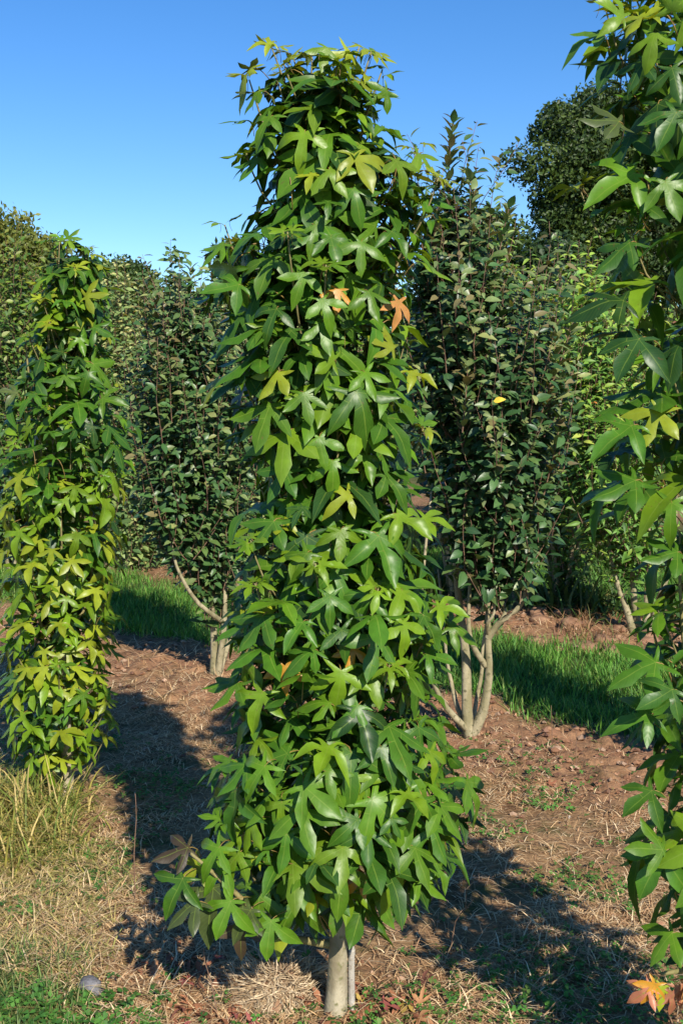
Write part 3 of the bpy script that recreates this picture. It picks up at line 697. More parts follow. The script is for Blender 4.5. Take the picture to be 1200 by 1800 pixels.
row_shrub('olive leaved shrub on a crooked pale stem, right beside the left sweetgum', 222, 1002,
  [(520, 195, 240), (570, 165, 290), (660, 150, 310), (780, 150, 320), (880, 165, 320), (950, 190, 300)], 59, OLIVE_PAL, OVAL_T, 380, .095,
  stems_px=[[(222, 1004, 0), (232, 965, 0), (237, 920, 0), (228, 800, 0)], [(214, 1004, .1), (200, 950, .1), (190, 850, .1)], [(226, 1003, .1), (262, 950, .1), (280, 850, .1)]],
  spires_px=[[(210, 600, 0), (212, 540, 0), (210, 505, 0)], [(246, 620, 0), (256, 560, 0), (265, 522, 0)], [(150, 560, 0), (152, 500, 0), (153, 442, 0)], [(108, 520, 0), (107, 470, 0), (105, 425, 0)]], spacing=.028)
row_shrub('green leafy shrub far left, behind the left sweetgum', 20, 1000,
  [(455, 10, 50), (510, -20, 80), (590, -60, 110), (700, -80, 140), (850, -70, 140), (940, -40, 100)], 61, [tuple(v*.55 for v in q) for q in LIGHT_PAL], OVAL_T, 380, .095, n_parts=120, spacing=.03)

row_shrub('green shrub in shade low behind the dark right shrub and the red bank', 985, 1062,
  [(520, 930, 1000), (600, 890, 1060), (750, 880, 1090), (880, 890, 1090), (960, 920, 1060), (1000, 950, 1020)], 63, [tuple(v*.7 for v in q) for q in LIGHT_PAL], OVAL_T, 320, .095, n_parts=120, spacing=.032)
row_shrub('olive shrub filling the gap between the two left back row shrubs', 330, 1000,
  [(530, 290, 360), (600, 250, 410), (750, 240, 430), (880, 250, 420), (950, 290, 380)], 65, OLIVE_PAL, OVAL_T, 240, .095, n_parts=80, spacing=.034)
# rows further back: copies of two plants
protos = []
for i, (pal, seed) in enumerate(((LIGHT_PAL, 71), (OLIVE_PAL, 73))):
    x0, y0 = (4.6, 9.9) if i == 0 else (-6.0, 17.6)
    b = Vector((x0, y0, 0)); c0 = proj([b])[0][0]; s = FPX/y0
    zt = [900 - 0 for _ in range(1)]
    def pyz(z): return float(proj([(x0, y0, z)])[1][0])
    tab = [(pyz(2.9), c0-.15*s, c0+.15*s), (pyz(2.4), c0-.5*s, c0+.5*s), (pyz(1.6), c0-.7*s, c0+.7*s), (pyz(.9), c0-.65*s, c0+.65*s), (pyz(.45), c0-.4*s, c0+.4*s)]
    st = [([b+Vector((math.cos(a)*.03, math.sin(a)*.03, -.03)), b+Vector((math.cos(a)*.18, math.sin(a)*.18, .7)), b+Vector((math.cos(a)*.28, math.sin(a)*.28, 1.9))], .026, .008) for a in (0.3, 1.8, 3.2, 4.9)]
    rt = shrub('nursery_shrub', 'bushy young nursery shrub in the far rows, mostly hidden by nearer plants', b, st, tab, y0, .65, 300, .11, pal, SMALL_T, M['soft'], seed, spacing=.042, n_parts=0, group='shrubs in the far nursery rows', shoot_len=(.35, .8))
    protos.append(rt)
rr_ = random.Random(99)
for c in ROWS[1:4]:
    for x in np.arange(-7.2, 6.0, 1.25):
        x = x + rr_.uniform(-.15, .15); y = c - .8*x
        if y < 8.8 or abs(x)/y > .42: continue
        if c == ROWS[1] and (x < 2.6): continue
        src = rr_.choice(protos); rt = src.copy(); COL.objects.link(rt); rt.location = (x, y, float(H(x, y)))
        rt.rotation_euler = (0, 0, rr_.uniform(0, 6.28)); sc_ = rr_.uniform(.85, 1.08); rt.scale = (sc_, sc_, sc_*rr_.uniform(.92, 1.06))
        for ch in src.children:
            q = ch.copy(); COL.objects.link(q); q.parent = rt

# ------------------------------------------------------------------ trees beyond the nursery
def broad_tree(name, label, base, height, blobs, n_clump, leaves_per, leaf_size, pal, seed, trunk_r=.2, clump_r=.8, group=None):
    """blobs: list of (dx, dy, z, rx, ry, rz) crown masses"""
    r = random.Random(seed); g = np.random.default_rng(seed)
    root = thing(name, (base[0], base[1], 0), label, 'tree', group)
    ztr = min(b[2] for b in blobs)
    B0 = Vector((base[0], base[1], 0))
    stem('trunk', [B0+Vector((0, 0, -.2)), B0+Vector((.1, 0, ztr*.5)), B0+Vector((0, .1, ztr)), B0+Vector((blobs[0][0]*.5, 0, height*.75))], trunk_r, trunk_r*.25, M['bark_dark'], root, 10, 8)
    cl = []; lines = []
    vol = np.array([b[3]*b[4]*b[5] for b in blobs]); vol = vol/vol.sum()
    for i in range(n_clump):
        b = blobs[g.choice(len(blobs), p=vol)]
        v = Vector(g.normal(size=3)).normalized()*(r.random()**.3)
        c = B0+Vector((b[0]+v.x*b[3], b[1]+v.y*b[4], max(.5, b[2]+v.z*b[5]))); cl.append(c)
    for c in cl[::2]:
        p0 = B0+Vector((0, 0, max(.5, min(c.z-.8, ztr+ (c.z-ztr)*.35)))); mid = p0.lerp(c, .5)+Vector((r.uniform(-.2, .2), r.uniform(-.2, .2), -.1*height*.1))
        lines.append((spline([p0, mid, c], 5), trunk_r*.18, trunk_r*.05))
    twig_mesh(lines, M['bark_dark'], root, 'limbs', 4)
    C = np.array([tuple(c) for c in cl]); k = len(C)
    crad = clump_r*g.uniform(.6, 1.3, k)
    P = g.normal(size=(k, leaves_per, 3)); P /= np.linalg.norm(P, axis=2)[:, :, None]
    P *= (g.random((k, leaves_per, 1))**.45); P[:, :, 2] *= .62
    W = (C[:, None, :] + P*crad[:, None, None]).reshape(-1, 3); W[:, 2] = np.maximum(W[:, 2], .1); nl = len(W)
    T = g.normal(size=(nl, 3)); T[:, 2] -= .35; T /= np.linalg.norm(T, axis=1)[:, None]
    N = g.normal(size=(nl, 3))*.8 + np.array(SUN_DIR)*.5 + P.reshape(-1, 3)*.6; N -= (N*T).sum(1)[:, None]*T; N /= np.linalg.norm(N, axis=1)[:, None]
    S = np.cross(T, N); ls = leaf_size*g.uniform(.6, 1.3, (nl, 1))
    V = np.stack([W, W+T*ls*.5+S*ls*.27+N*ls*.05, W+T*ls, W+T*ls*.5-S*ls*.27+N*ls*.05], 1) - np.array(root.location)[None, None, :]
    tone = np.repeat(g.integers(0, len(pal), k), leaves_per); jit = g.random(nl) < .4; tone[jit] = g.integers(0, len(pal), jit.sum())
    c4 = np.ones((nl, 4, 4)); c4[:, :, :3] = (np.array(pal)[tone]*g.uniform(.75, 1.25, (nl, 1)))[:, None, :]
    F = np.arange(nl*4).reshape(nl, 4)
    me = new_mesh('crown', V.reshape(-1, 3), F, c4.reshape(-1, 4), None, False, M['soft'])
    obj('crown', me, root, 'stuff')
    return root
ASH = [(.040, .075, .016), (.055, .095, .018), (.075, .12, .02), (.03, .055, .014)]
GOLD = [(.10, .12, .022), (.13, .145, .026), (.075, .10, .02), (.16, .16, .03)]
DARK = [(.03, .06, .018), (.045, .08, .02), (.022, .045, .014)]
ASH = [tuple(v*1.15 for v in q) for q in ASH]; GOLD = [tuple(v*1.35 for v in q) for q in GOLD]; DARK = [tuple(v*1.2 for v in q) for q in DARK]
def px_tree(name, label, px, Y, top_py, blobs_px, **k):
    b = at(px, 720, Y); s = FPX/Y
    blobs = [((x-px)/s, dy, at(x, y, Y).z, rx/s, rx/s*.9, ry/s) for x, y, rx, ry, dy in blobs_px]
    return broad_tree(name, label, (b.x, Y), at(px, top_py, Y).z, blobs, **k)
px_tree('ash_tree', 'big airy ash tree against the sky behind the right sweetgum', 1080, 27, 165,
   [(1060, 250, 80, 75, 0), (985, 290, 70, 55, -.5), (960, 370, 50, 40, 0), (1040, 370, 90, 60, -.5), (1140, 260, 90, 90, 0), (1180, 380, 80, 80, 0), (1020, 450, 80, 40, 0), (1130, 470, 110, 50, 0), (1000, 210, 45, 30, .5)],
   n_clump=150, leaves_per=900, leaf_size=.12, pal=[tuple(v*.75 for v in q) for q in ASH], seed=5, trunk_r=.35, clump_r=.85)
px_tree('hedgerow_tree', 'dark bushy tree below the big ash, right of the glossy shrub spires', 930, 24, 400, [(940, 470, 60, 50, 0), (1000, 510, 80, 40, 0), (900, 540, 60, 60, 0)], n_clump=70, leaves_per=170, leaf_size=.18, pal=DARK, seed=7, clump_r=.6)
px_tree('hedgerow_tree', 'rounded green tree top just behind the dark right shrub', 840, 20, 372, [(845, 430, 40, 45, 0), (820, 500, 60, 60, 0)], n_clump=60, leaves_per=170, leaf_size=.15, pal=ASH, seed=8, clump_r=.45)
px_tree('hedgerow_tree', 'golden green rounded tree at the far left edge', 10, 21, 372, [(10, 440, 80, 60, 0), (70, 480, 55, 50, 0), (-70, 450, 90, 70, 0), (40, 560, 90, 70, 0)], n_clump=130, leaves_per=300, leaf_size=.12, pal=GOLD, seed=9, clump_r=.55)
px_tree('hedgerow_tree', 'distant rounded tree between the left sweetgum and the left glossy shrub', 215, 30, 455, [(215, 505, 48, 42, 0), (250, 540, 40, 40, 0), (180, 540, 40, 40, 0)], n_clump=90, leaves_per=260, leaf_size=.13, pal=ASH, seed=10, clump_r=.6)
px_tree('hedgerow_tree', 'small tree top peeping out left of the middle sweetgum', 415, 28, 428, [(420, 480, 34, 44, 0), (400, 550, 60, 50, 0)], n_clump=60, leaves_per=170, leaf_size=.18, pal=ASH, seed=12, clump_r=.5)
px_tree('slim_tree', 'slim pointed tree top beside the left glossy shrub spire', 312, 14, 440, [(312, 462, 4, 18, 0), (312, 500, 10, 22, 0), (312, 540, 22, 30, 0), (315, 600, 36, 50, 0)], n_clump=60, leaves_per=60, leaf_size=.08, pal=DARK+ASH, seed=13, trunk_r=.05, clump_r=.14)
hl = ['hedgerow tree in the far boundary hedge']
for i, (px, top) in enumerate(((-120, 470), (60, 520), (220, 560), (360, 560), (500, 540), (640, 540), (760, 520), (880, 510), (1010, 530), (1140, 500), (1290, 480))):
    px_tree('hedge_tree', 'bushy tree in the far boundary hedge, hidden low behind nearer plants', px, 34+2*(i % 3), top, [(px, top+70, 95, 70, 0), (px+10, top+140, 110, 60, 0)], n_clump=60, leaves_per=130, leaf_size=.30, pal=DARK+ASH, seed=60+i, trunk_r=.2, clump_r=1.0, group='trees of the far boundary hedge')

# ------------------------------------------------------------------ blades: grass, straw, clover
def blades(name, X, Y, length, width, tilt, az, pal, seed, material, lying=False, lift=0.0, bend=.6, segs=3):
    g = np.random.default_rng(seed); n_ = len(X)
    Z = H(X, Y)
    d = np.stack([np.cos(az), np.sin(az)], 1); s = np.stack([-np.sin(az), np.cos(az)], 1)
    V = np.zeros((n_, segs*2+1, 3)); x = X.copy(); y = Y.copy(); z = Z + lift
    ang = tilt.copy(); st = length/segs
    side = g.normal(0, .12, n_) if not lying else g.normal(0, .35, n_)
    for k in range(segs+1):
        w = width*(1-.55*(k/segs))
        if k < segs:
            for q, sg in ((0, 1), (1, -1)):
                V[:, k*2+q, 0] = x+s[:, 0]*w*sg; V[:, k*2+q, 1] = y+s[:, 1]*w*sg; V[:, k*2+q, 2] = z
        else:
            V[:, -1, 0] = x; V[:, -1, 1] = y; V[:, -1, 2] = z
        x = x + (d[:, 0]*np.cos(ang)+s[:, 0]*side)*st; y = y + (d[:, 1]*np.cos(ang)+s[:, 1]*side)*st; z = z + np.sin(ang)*st
        ang = ang - bend*g.uniform(.3, 1.2, n_)/segs
        if lying: z = np.maximum(z, H(x, y)+.002)
    F = []
    t = []
    for k in range(segs-1): t += [(2*k, 2*k+1, 2*k+3), (2*k, 2*k+3, 2*k+2)]
    t.append((2*segs-2, 2*segs-1, 2*segs)); t = np.array(t)
    nv = segs*2+1
    F = (t[None]+(np.arange(n_)*nv)[:, None, None]).reshape(-1, 3)
    c = np.ones((n_, nv, 4)); c[:, :, :3] = (np.array(pal)[g.integers(0, len(pal), n_)]*g.uniform(.7, 1.3, (n_, 1)))[:, None, :]
    return obj(name, new_mesh(name, V.reshape(-1, 3), F, c.reshape(-1, 4), None, True, material))
def scatter(n_, x0, x1, y0, y1, fn, g):
    X = g.uniform(x0, x1, n_*3); Y = g.uniform(y0, y1, n_*3)
    keep = (g.random(n_*3) < fn(X, Y)) & (np.abs(X) < Y*.40+.35)
    return X[keep][:n_], Y[keep][:n_]
g = np.random.default_rng(3)
GREEN = [(.07, .20, .025), (.095, .25, .03), (.13, .30, .04), (.055, .15, .022), (.20, .29, .06)]
X, Y = scatter(70000, -4.5, 4.2, 5.0, 12.5, lambda x, y: zones(x, y)[0]*smooth(.30, .5, fbm(x*2.5, y*2.5, 31)+.12), g)
tag(blades('grass', X, Y, g.uniform(.04, .14, len(X))*(.4+1.1*fbm(X*3, Y*3, 88)), g.uniform(.0022, .004, len(X)), g.uniform(.8, 1.5, len(X)), g.uniform(0, 6.28, len(X)), GREEN, 4, M['blade'], bend=.8), 'long green grass in the strip between the rows of shrubs', 'grass', kind='stuff')
X, Y = scatter(9000, -1.8, -.4, 2.3, 3.5, lambda x, y: zones(x, y)[0], g)
tag(blades('grass', X, Y, g.uniform(.03, .08, len(X)), g.uniform(.0015, .003, len(X)), g.uniform(.5, 1.4, len(X)), g.uniform(0, 6.28, len(X)), [(.09, .16, .035), (.13, .19, .05), (.06, .12, .03), (.22, .21, .08)], 5, M['blade'], bend=.8), 'short green grass in the bottom left corner', 'grass', kind='stuff')
# yellowing tall grass at the foot of the left tree
X, Y = scatter(3600, -2.1, -.88, 3.75, 4.75, lambda x, y: smooth(.0, .25, -.90-(y-3.8)*.2-x+(fbm(x*5, y*5, 3)-.5)*.3)*smooth(3.75, 4.0, y), g)
tag(blades('tall_grass', X, Y, g.uniform(.06, .32, len(X))*(.35+1.1*fbm(X*4, Y*4, 61)), g.uniform(.002, .005, len(X)), g.uniform(.4, 1.5, len(X)), g.uniform(0, 6.28, len(X)), [(.30, .27, .06), (.36, .29, .09), (.20, .24, .05), (.44, .34, .13), (.14, .19, .035)], 6, M['blade'], bend=1.8, segs=4), 'yellow green grass and weeds at the foot of the left sweetgum', 'grass', kind='stuff')
X, Y = scatter(9000, -1.9, -.62, 2.9, 4.1, lambda x, y: smooth(.0, .3, -.58-(y-2.9)*.2-x+(fbm(x*5, y*5, 6)-.5)*.3)*(1-zones(x, y)[0]), g)
tag(blades('dry_grass', X, Y, g.uniform(.04, .14, len(X)), g.uniform(.0012, .003, len(X)), g.uniform(.05, .9, len(X)), g.uniform(0, 6.28, len(X)), [(.46, .33, .16), (.52, .40, .21), (.38, .31, .11), (.26, .25, .07)], 7, M['straw'], bend=1.6), 'standing dry tan grass in the lower left', 'grass', kind='stuff')
# crumbs of soil
X, Y = scatter(9000, -2.4, 3.2, 2.3, 9.6, lambda x, y: np.clip(zones(x, y)[1]*smooth(.35, .55, fbm(x*2.4, y*2.4, 66))+.06, 0, 1)*(1-zones(x, y)[0]), g)
nC = len(X); sz = .003+.014*g.random(nC)**4*np.where(Y > 4, 1.5, .8); octa = np.array([(1, 0, 0), (0, 1, 0), (-1, 0, 0), (0, -1, 0), (0, 0, .8), (0, 0, -.6), (.62, .62, .4), (-.62, .6, .35), (-.6, -.62, .4), (.6, -.62, .3)])
Vc = octa[None]*g.uniform(.65, 1.35, (nC, 10, 3))*sz[:, None, None]; ca, sa = np.cos(g.uniform(0, 6.28, nC)), np.sin(g.uniform(0, 6.28, nC))
Vc = np.stack([Vc[..., 0]*ca[:, None]-Vc[..., 1]*sa[:, None]+X[:, None], Vc[..., 0]*sa[:, None]+Vc[..., 1]*ca[:, None]+Y[:, None], Vc[..., 2]+(H(X, Y)+sz*.25)[:, None]], -1)
tf = np.array([(0, 6, 4), (6, 1, 4), (1, 7, 4), (7, 2, 4), (2, 8, 4), (8, 3, 4), (3, 9, 4), (9, 0, 4), (0, 1, 6), (1, 2, 7), (2, 3, 8), (3, 0, 9), (1, 0, 5), (2, 1, 5), (3, 2, 5), (0, 3, 5)])
cc_ = np.ones((nC, 10, 4)); cc_[:, :, :3] = (np.array([(.24, .12, .065), (.32, .17, .095), (.17, .085, .05), (.40, .26, .17)])[g.integers(0, 4, nC)]*g.uniform(.7, 1.25, (nC, 1)))[:, None, :]
tag(obj('soil_crumbs', new_mesh('soil_crumbs', Vc.reshape(-1, 3), (tf[None]+(np.arange(nC)*10)[:, None, None]).reshape(-1, 3), cc_.reshape(-1, 4), None, False, M['straw'])), 'loose red brown crumbs of soil scattered along the rows', 'soil', kind='stuff')
# dead straw
STRAW = [(.60, .43, .24), (.50, .33, .17), (.68, .53, .33), (.34, .21, .10), (.44, .26, .14)]
def strawfn(x, y): 
    gz, s = zones(x, y); return np.clip((.18+1.0*smooth(.42, .56, fbm(x*2.3, y*2.3, 44)))*(1-gz)*(1-.8*s*(y > 4)), 0, 1)
X, Y = scatter(52000, -2.2, 2.6, 2.2, 6.6, strawfn, g)
tag(blades('straw', X, Y, g.uniform(.02, .11, len(X))*np.clip(1.5-.15*Y, .6, 1.1), g.uniform(.0008, .0024, len(X)), g.uniform(0, .75, len(X)), g.uniform(0, 6.28, len(X)), STRAW, 8, M['straw'], lying=True, lift=.004, bend=1.3), 'matted dead straw lying over the brown soil', 'straw', kind='stuff')
X, Y = scatter(9000, -3.6, 3.2, 6.0, 12, lambda x, y: (1-zones(x, y)[0])*.6, g)
tag(blades('straw', X, Y, g.uniform(.05, .16, len(X)), g.uniform(.0015, .003, len(X)), g.uniform(0, .6, len(X)), g.uniform(0, 6.28, len(X)), STRAW, 9, M['straw'], lying=True, lift=.004, bend=.5), 'dead straw scattered on the soil of the far row', 'straw', kind='stuff')
def weedfn(x, y):
    px, py, d = proj(np.stack([x, y, np.zeros_like(x)], 1)); return smooth(960, 1010, px)*smooth(1110, 1060, px)*smooth(8.9, 9.3, y+.8*x)*(fbm(x*4, y*4, 9) > .42)
X, Y = scatter(1500, 1.2, 3.0, 7.6, 9.8, weedfn, g)
tag(blades('dry_weeds', X, Y, g.uniform(.06, .24, len(X)), g.uniform(.002, .004, len(X)), g.uniform(.7, 1.5, len(X)), g.uniform(0, 6.28, len(X)), [(.24, .12, .06), (.34, .19, .10), (.2, .12, .05), (.12, .13, .04)], 10, M['straw'], bend=2.0), 'patch of dead brown weeds on the red bank at right', 'weeds', kind='stuff')
X, Y = scatter(16000, -4.2, 4.2, 7.5, 14.5, lambda x, y: np.maximum(smooth(.6, .1, np.abs(rowdist(x, y, 10.6))), smooth(.9, .2, np.abs(rowdist(x, y, 13.9))))*smooth(.36, .52, fbm(x*1.7, y*1.7, 19)), g)
tag(blades('undergrowth', X, Y, g.uniform(.1, .5, len(X)), g.uniform(.008, .02, len(X)), g.uniform(.5, 1.5, len(X)), g.uniform(0, 6.28, len(X)), [(.045, .10, .02), (.06, .13, .025), (.035, .075, .02), (.10, .13, .04)], 12, M['blade'], bend=1.4), 'leafy green weeds under the back row of shrubs', 'undergrowth', kind='stuff')
# clover and small weeds
def trefoil(n_, fn, box, seed, label, size, pal):
    g2 = np.random.default_rng(seed); X, Y = scatter(n_, *box, fn, g2); n_ = len(X)
    Z = H(X, Y)+g2.uniform(.006, .035, n_); out = []; cc = []
    rot = g2.uniform(0, 6.28, n_); sz = size*g2.uniform(.6, 1.4, n_); tilt = g2.normal(0, .35, (n_, 2))
    col = np.array(pal)[g2.integers(0, len(pal), n_)]*g2.uniform(.7, 1.3, (n_, 1))
    for k in range(3):
        a = rot+k*2.094; d = np.stack([np.cos(a), np.sin(a)], 1); s = np.stack([-d[:, 1], d[:, 0]], 1)
        for (u, v, w) in ((0, 0, 0), (.55, .42, .06), (1, .28, -.05), (.92, 0, -.08), (1, -.28, -.05), (.55, -.42, .06)):
            xy = d*(u*sz)[:, None]+s*(v*sz)[:, None]
            out.append(np.stack([X+xy[:, 0], Y+xy[:, 1], Z+w*sz+xy[:, 0]*tilt[:, 0]+xy[:, 1]*tilt[:, 1]], 1))
    V = np.stack(out, 1); t = []
    for k in range(3): b = 6*k; t += [(b, b+5, b+3), (b, b+3, b+1), (b+1, b+3, b+2), (b+5, b+4, b+3)]
    F = (np.array(t)[None]+(np.arange(n_)*18)[:, None, None]).reshape(-1, 3)
    c = np.ones((n_, 18, 4)); c[:, :, :3] = col[:, None, :]
    return tag(obj('clover', new_mesh('clover', V.reshape(-1, 3), F, c.reshape(-1, 4), None, True, M['blade'])), label, 'clover', kind='stuff')
CLO = [(.06, .17, .03), (.08, .21, .035), (.05, .13, .025), (.11, .20, .04)]
trefoil(9000, lambda x, y: smooth(.48, .64, fbm(x*2.1+3, y*2.1, 51)+.18*smooth(.0, .3, x)*smooth(3.6, 3.1, y))*(1-zones(x, y)[0])*(1-.85*zones(x, y)[1]*(y > 4))*.9+.02, (-1.9, 2.4, 2.4, 5.6), 14, 'low green clover and weeds dotted among the straw', .012, CLO)
trefoil(600, lambda x, y: smooth(.45, .6, fbm(x*3, y*3, 77)+.25*(np.abs(x+.78) < .22)*(y < 2.95)), (-1.15, -.5, 2.5, 2.98), 15, 'bright clover patch at the bottom left corner', .016, [(.07, .19, .03), (.09, .22, .035), (.05, .14, .025)])

# ------------------------------------------------------------------ small things near the trunk
base = Vector((main.location.x, main.location.y, main.location.z))
# cane
cn = thing('support_cane', base+Vector((.048, .015, 0)), 'weathered grey cane standing against the right side of the middle trunk', 'cane')
stem('shaft', [cn.location+Vector((0, 0, -.05)), cn.location+Vector((-.004, .002, .55)), cn.location+Vector((-.01, .005, 1.15))], .0105, .0095, M['cane'], cn, 12, 9, .05)
for z in (.16, .42, .70, .98):
    q = cn.location+Vector((-.008*z, .003*z, z)); stem('node_ring', [q+Vector((0, 0, -.008)), q, q+Vector((0, 0, .008))], .0115, .0118, M['cane'], cn, 4, 9, .03)
# tussock of matted dead grass
tx = gpt(490, 1722); tz = float(H(tx.x, tx.y))
tu = thing('grass_tussock', (tx.x, tx.y, tz), 'matted mound of dead grey straw beside the middle trunk', 'grass tussock')
V = []; F = []; nu, nv_ = 14, 24
for i in range(nu):
    ph = i/(nu-1)*math.pi/2
    for j in range(nv_):
        th = 2*math.pi*j/nv_; b_ = 1+.25*(float(vnoise(np.array(math.cos(th)*2+7), np.array(math.sin(th)*2+ph*2), 3))-.5)
        V.append((math.cos(ph)*math.cos(th)*.185*b_, math.cos(ph)*math.sin(th)*.13*b_, math.sin(ph)*.075*b_-.02))
for i in range(nu-1):
    for j in range(nv_): F.append((i*nv_+j, i*nv_+(j+1) % nv_, (i+1)*nv_+(j+1) % nv_, (i+1)*nv_+j))
obj('mound', new_mesh('mound', V, F, material=M['clod']), tu)
g = np.random.default_rng(41); nS = 4200
th = g.uniform(0, 6.28, nS); ph = np.arcsin(g.random(nS)); fl = th+g.normal(0, 1.1, nS)
P0 = np.stack([np.cos(ph)*np.cos(th)*.19, np.cos(ph)*np.sin(th)*.135, np.sin(ph)*.078-.012], 1)
dn = np.stack([np.cos(fl)*np.sin(ph+.2), np.sin(fl)*np.sin(ph+.2), -np.cos(ph)*.75], 1) + g.normal(0, .55, (nS, 3)); dn /= np.linalg.norm(dn, axis=1)[:, None]
nm = P0/np.linalg.norm(P0, axis=1)[:, None]; sd_ = np.cross(dn, nm); sd_ /= np.linalg.norm(sd_, axis=1)[:, None]
ln = g.uniform(.03, .09, (nS, 1)); wd = g.uniform(.0008, .0018, (nS, 1))
P1 = P0+dn*ln*.5+nm*.008; P2 = P0+dn*ln+nm*.002+g.normal(0, .008, (nS, 3))
V = np.stack([P0-sd_*wd, P0+sd_*wd, P1-sd_*wd, P1+sd_*wd, P2], 1)
F = (np.array([(0, 1, 3), (0, 3, 2), (2, 3, 4)])[None]+(np.arange(nS)*5)[:, None, None]).reshape(-1, 3)
c4 = np.ones((nS, 5, 4)); c4[:, :, :3] = (np.array([(.40, .30, .18), (.50, .38, .24), (.28, .19, .11), (.58, .46, .31)])[g.integers(0, 4, nS)]*g.uniform(.7, 1.2, (nS, 1)))[:, None, :]
obj('straw', new_mesh('straw', V.reshape(-1, 3), F, c4.reshape(-1, 4), None, True, M['straw']), tu, 'stuff')

# fallen dead leaves
DEADP = [(.22, .085, .045), (.28, .12, .06), (.16, .065, .045), (.34, .17, .08), (.24, .07, .06), (.36, .25, .06)]
dm = {}
r = random.Random(17)
spots = [(r.gauss(500, 80), r.gauss(1765, 22)) for _ in range(36)] + [(r.uniform(420, 480), r.uniform(1680, 1715)) for _ in range(8)] + [(r.uniform(620, 760), r.uniform(1740, 1795)) for _ in range(14)] + [(r.uniform(240, 420), r.uniform(1640, 1790)) for _ in range(22)] + [(700, 1765), (650, 1750), (740, 1720), (900, 1445), (965, 1375)]
for px, py in spots:
    q = gpt(px, min(py, 1815)); k = r.randrange(6); ti = r.choice([0, 0, 1, 1, 2, 3, 4]); 
    if r.random() < .02: ti = 5
    key = (k, ti)
    if key not in dm:
        Vt, Ft, Ut, Bt = DEAD_T[k]; c = np.ones((len(Vt), 4)); c[:, :3] = DEADP[ti]; c[:, 3] = Bt
        Vt = Vt.copy(); Vt[:, 0] *= .75; dm[key] = new_mesh('fallen_leaf', Vt, Ft, c, Ut, True, M['dead'])
    o = bpy.data.objects.new('fallen_leaf', dm[key]); COL.objects.link(o)
    s_ = r.uniform(.035, .065)
    o.matrix_basis = Matrix.Translation((q.x, q.y, float(H(q.x, q.y))+.02)) @ Matrix.Rotation(r.uniform(0, 6.28), 4, 'Z') @ Matrix.Rotation(r.gauss(0, .3), 4, 'X') @ Matrix.Rotation(r.gauss(0, .35), 4, 'Y') @ Matrix.Scale(s_, 4)
    if ti == 5: tag(o, 'yellowed dead leaf lying among brown ones on the ground', 'leaf', 'yellowed fallen leaves')
    else: tag(o, 'curled reddish brown dead leaf lying on the straw covered ground', 'leaf', 'fallen brown leaves')

# dry standing stalks
def stalk(pts, label, heads=()):
    b = gpt(*pts[0]); Yb = b.y
    rt = thing('dry_stalk', (b.x, b.y, float(H(b.x, b.y))), label, 'dry stalk')
    stem('stem', [Vector((b.x, b.y, rt.location.z-.02))]+[at(x, y, Yb) for x, y in pts[1:]], .0024, .0012, M['bark_red'], rt, 7, 5)
    for x, y in heads:
        q = at(x, y, Yb); stem('twig', [q, q+Vector((random.uniform(-.03, .03), 0, .05))], .0015, .0008, M['bark_red'], rt, 4, 4)
stalk([(790, 1650), (800, 1620), (818, 1598), (832, 1580)], 'leaning dry brown stalk in the shade right of the middle trunk', [(818, 1598)])
stalk([(238, 1560), (236, 1500), (240, 1440), (238, 1395)], 'thin dry stalk standing in the straw left of the middle sweetgum')
stalk([(385, 1765), (372, 1730), (360, 1690), (358, 1665)], 'pale bent straw stalk below the low left branch')
stalk([(970, 1300), (969, 1270), (968, 1240)], 'short dry stalk at the edge of the right grass strip')
stalk([(1075, 1420), (1068, 1385), (1060, 1350)], 'dry straw coloured stalk leaning on the bank at right')
stalk([(1096, 1425), (1094, 1390), (1092, 1362)], 'dry stalk next to the leaning one on the right bank')
stalk([(1012, 1345), (1012, 1320), (1012, 1285)], 'thin brown weed stalk on the bare soil bank at right')
stalk([(918, 1330), (917, 1300), (915, 1268)], 'thin brown weed stalk right of the pale forked stems')
# remnant of a shoe, modelled as a grey pebble
s0 = gpt(158, 1728)
def rock(name, loc, sx, sy, sz, seed, material, rz=0, rough_=3.2):
    V = []; F = []; a, b = 9, 14; r = random.Random(seed)
    for i in range(a+1):
        ph = -math.pi/2+math.pi*i/a
        for j in range(b):
            th = 2*math.pi*j/b; v = Vector((math.cos(ph)*math.cos(th), math.cos(ph)*math.sin(th), math.sin(ph)))
            k = .55+.95*float(fbm(np.array(v.x*rough_+seed*3.1), np.array(v.y*rough_+v.z*2.3*rough_+seed), seed, 3))
            V.append((math.copysign(abs(v.x)**.75, v.x)*sx*k, math.copysign(abs(v.y)**.75, v.y)*sy*k, math.copysign(abs(v.z)**.8, v.z)*sz*k))
    for i in range(a):
        for j in range(b): F.append((i*b+j, i*b+(j+1) % b, (i+1)*b+(j+1) % b, (i+1)*b+j))
    o = obj(name, new_mesh(name, V, F, material=material, smooth_=True)); o.location = loc; o.rotation_euler = (0, 0, rz); return o
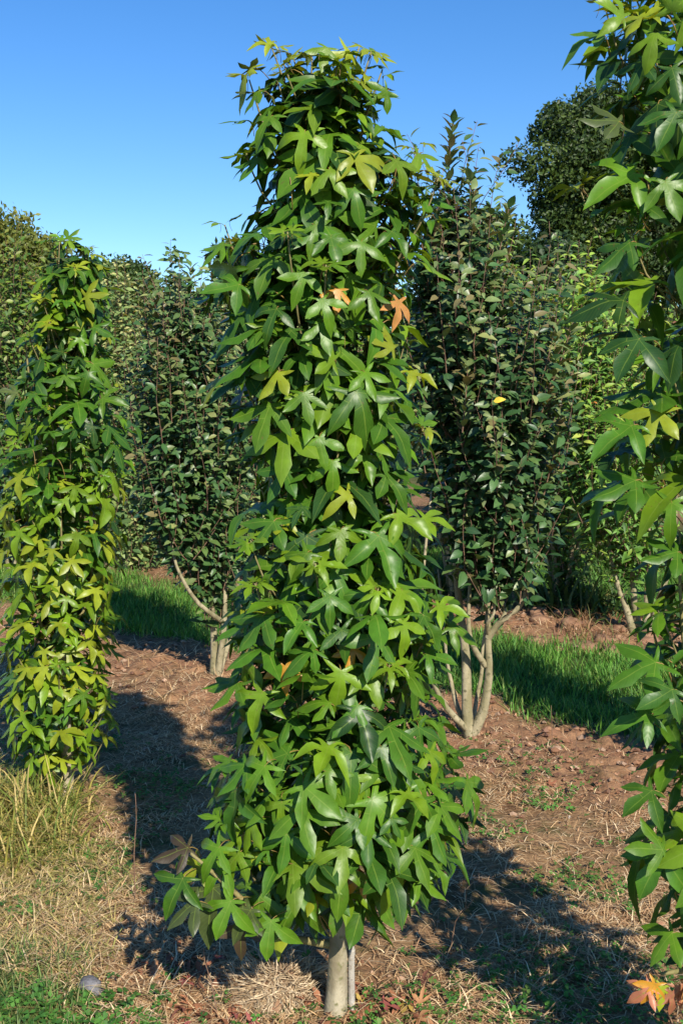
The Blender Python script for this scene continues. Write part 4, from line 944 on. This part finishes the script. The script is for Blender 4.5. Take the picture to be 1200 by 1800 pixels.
tag(rock('shoe_remnant', (s0.x, s0.y, float(H(s0.x, s0.y))+.02), .04, .026, .022, 2, M['shoe_remnant'], -.5, 1.2), 'grey shoe remnant shaped like a smooth pebble, lying by the clover in the lower left', 'shoe_remnant')
r = random.Random(23)
for i in range(26):
    px = r.uniform(940, 1190); py = r.uniform(1085, 1140)-(px-1060)*-.05; q = gpt(px, py); s_ = r.uniform(.03, .09)
    tag(rock('soil_clod', (q.x, q.y, float(H(q.x, q.y))-s_*.05), s_*1.3, s_, s_*.7, i+3, M['clod'], r.uniform(0, 3)), 'lump of red soil on the bank below the pale green right shrub', 'soil clod', 'red clods below the right row')
for i in range(18):
    px = r.uniform(790, 960); py = r.uniform(1270, 1345)+(px-800)*.06; q = gpt(px, py); s_ = r.uniform(.012, .035)
    tag(rock('soil_clod', (q.x, q.y, float(H(q.x, q.y))-s_*.1), s_*1.3, s_, s_*.6, i+43, M['clod'], r.uniform(0, 3)), 'lump of red brown soil around the pale forked stems', 'soil clod', 'clods around the forked shrub')
# white clover flowers
def flower(px, py, label):
    q = gpt(px, py); z = float(H(q.x, q.y)); rt = thing('clover_flower', (q.x, q.y, z), label, 'flower')
    stem('stalk', [Vector((q.x, q.y, z-.01)), Vector((q.x+.004, q.y, z+.05))], .0012, .001, M['bark_green'], rt, 4, 4)
    Vf = []; Ff = []
    for i in range(40):
        v = Vector((r.gauss(0, 1), r.gauss(0, 1), r.gauss(.3, 1))).normalized(); a = v.cross(Vector((.3, .2, .9))).normalized()*.0022; b = len(Vf); c = Vector((.004, 0, .055))
        Vf += [c+v*.002-a, c+v*.002+a, c+v*.009]; Ff.append((b, b+1, b+2))
    cc = np.ones((len(Vf), 4)); cc[:, :3] = (.72, .66, .60)
    obj('flower_head', new_mesh('flower_head', Vf, Ff, cc, None, False, M['petal']), rt)
flower(998, 1440, 'single white clover flower in the sunlit weeds at right')
flower(816, 1634, 'white clover flower in the shade right of the middle sweetgum')

scene.render.resolution_x = 682; scene.render.resolution_y = 1024
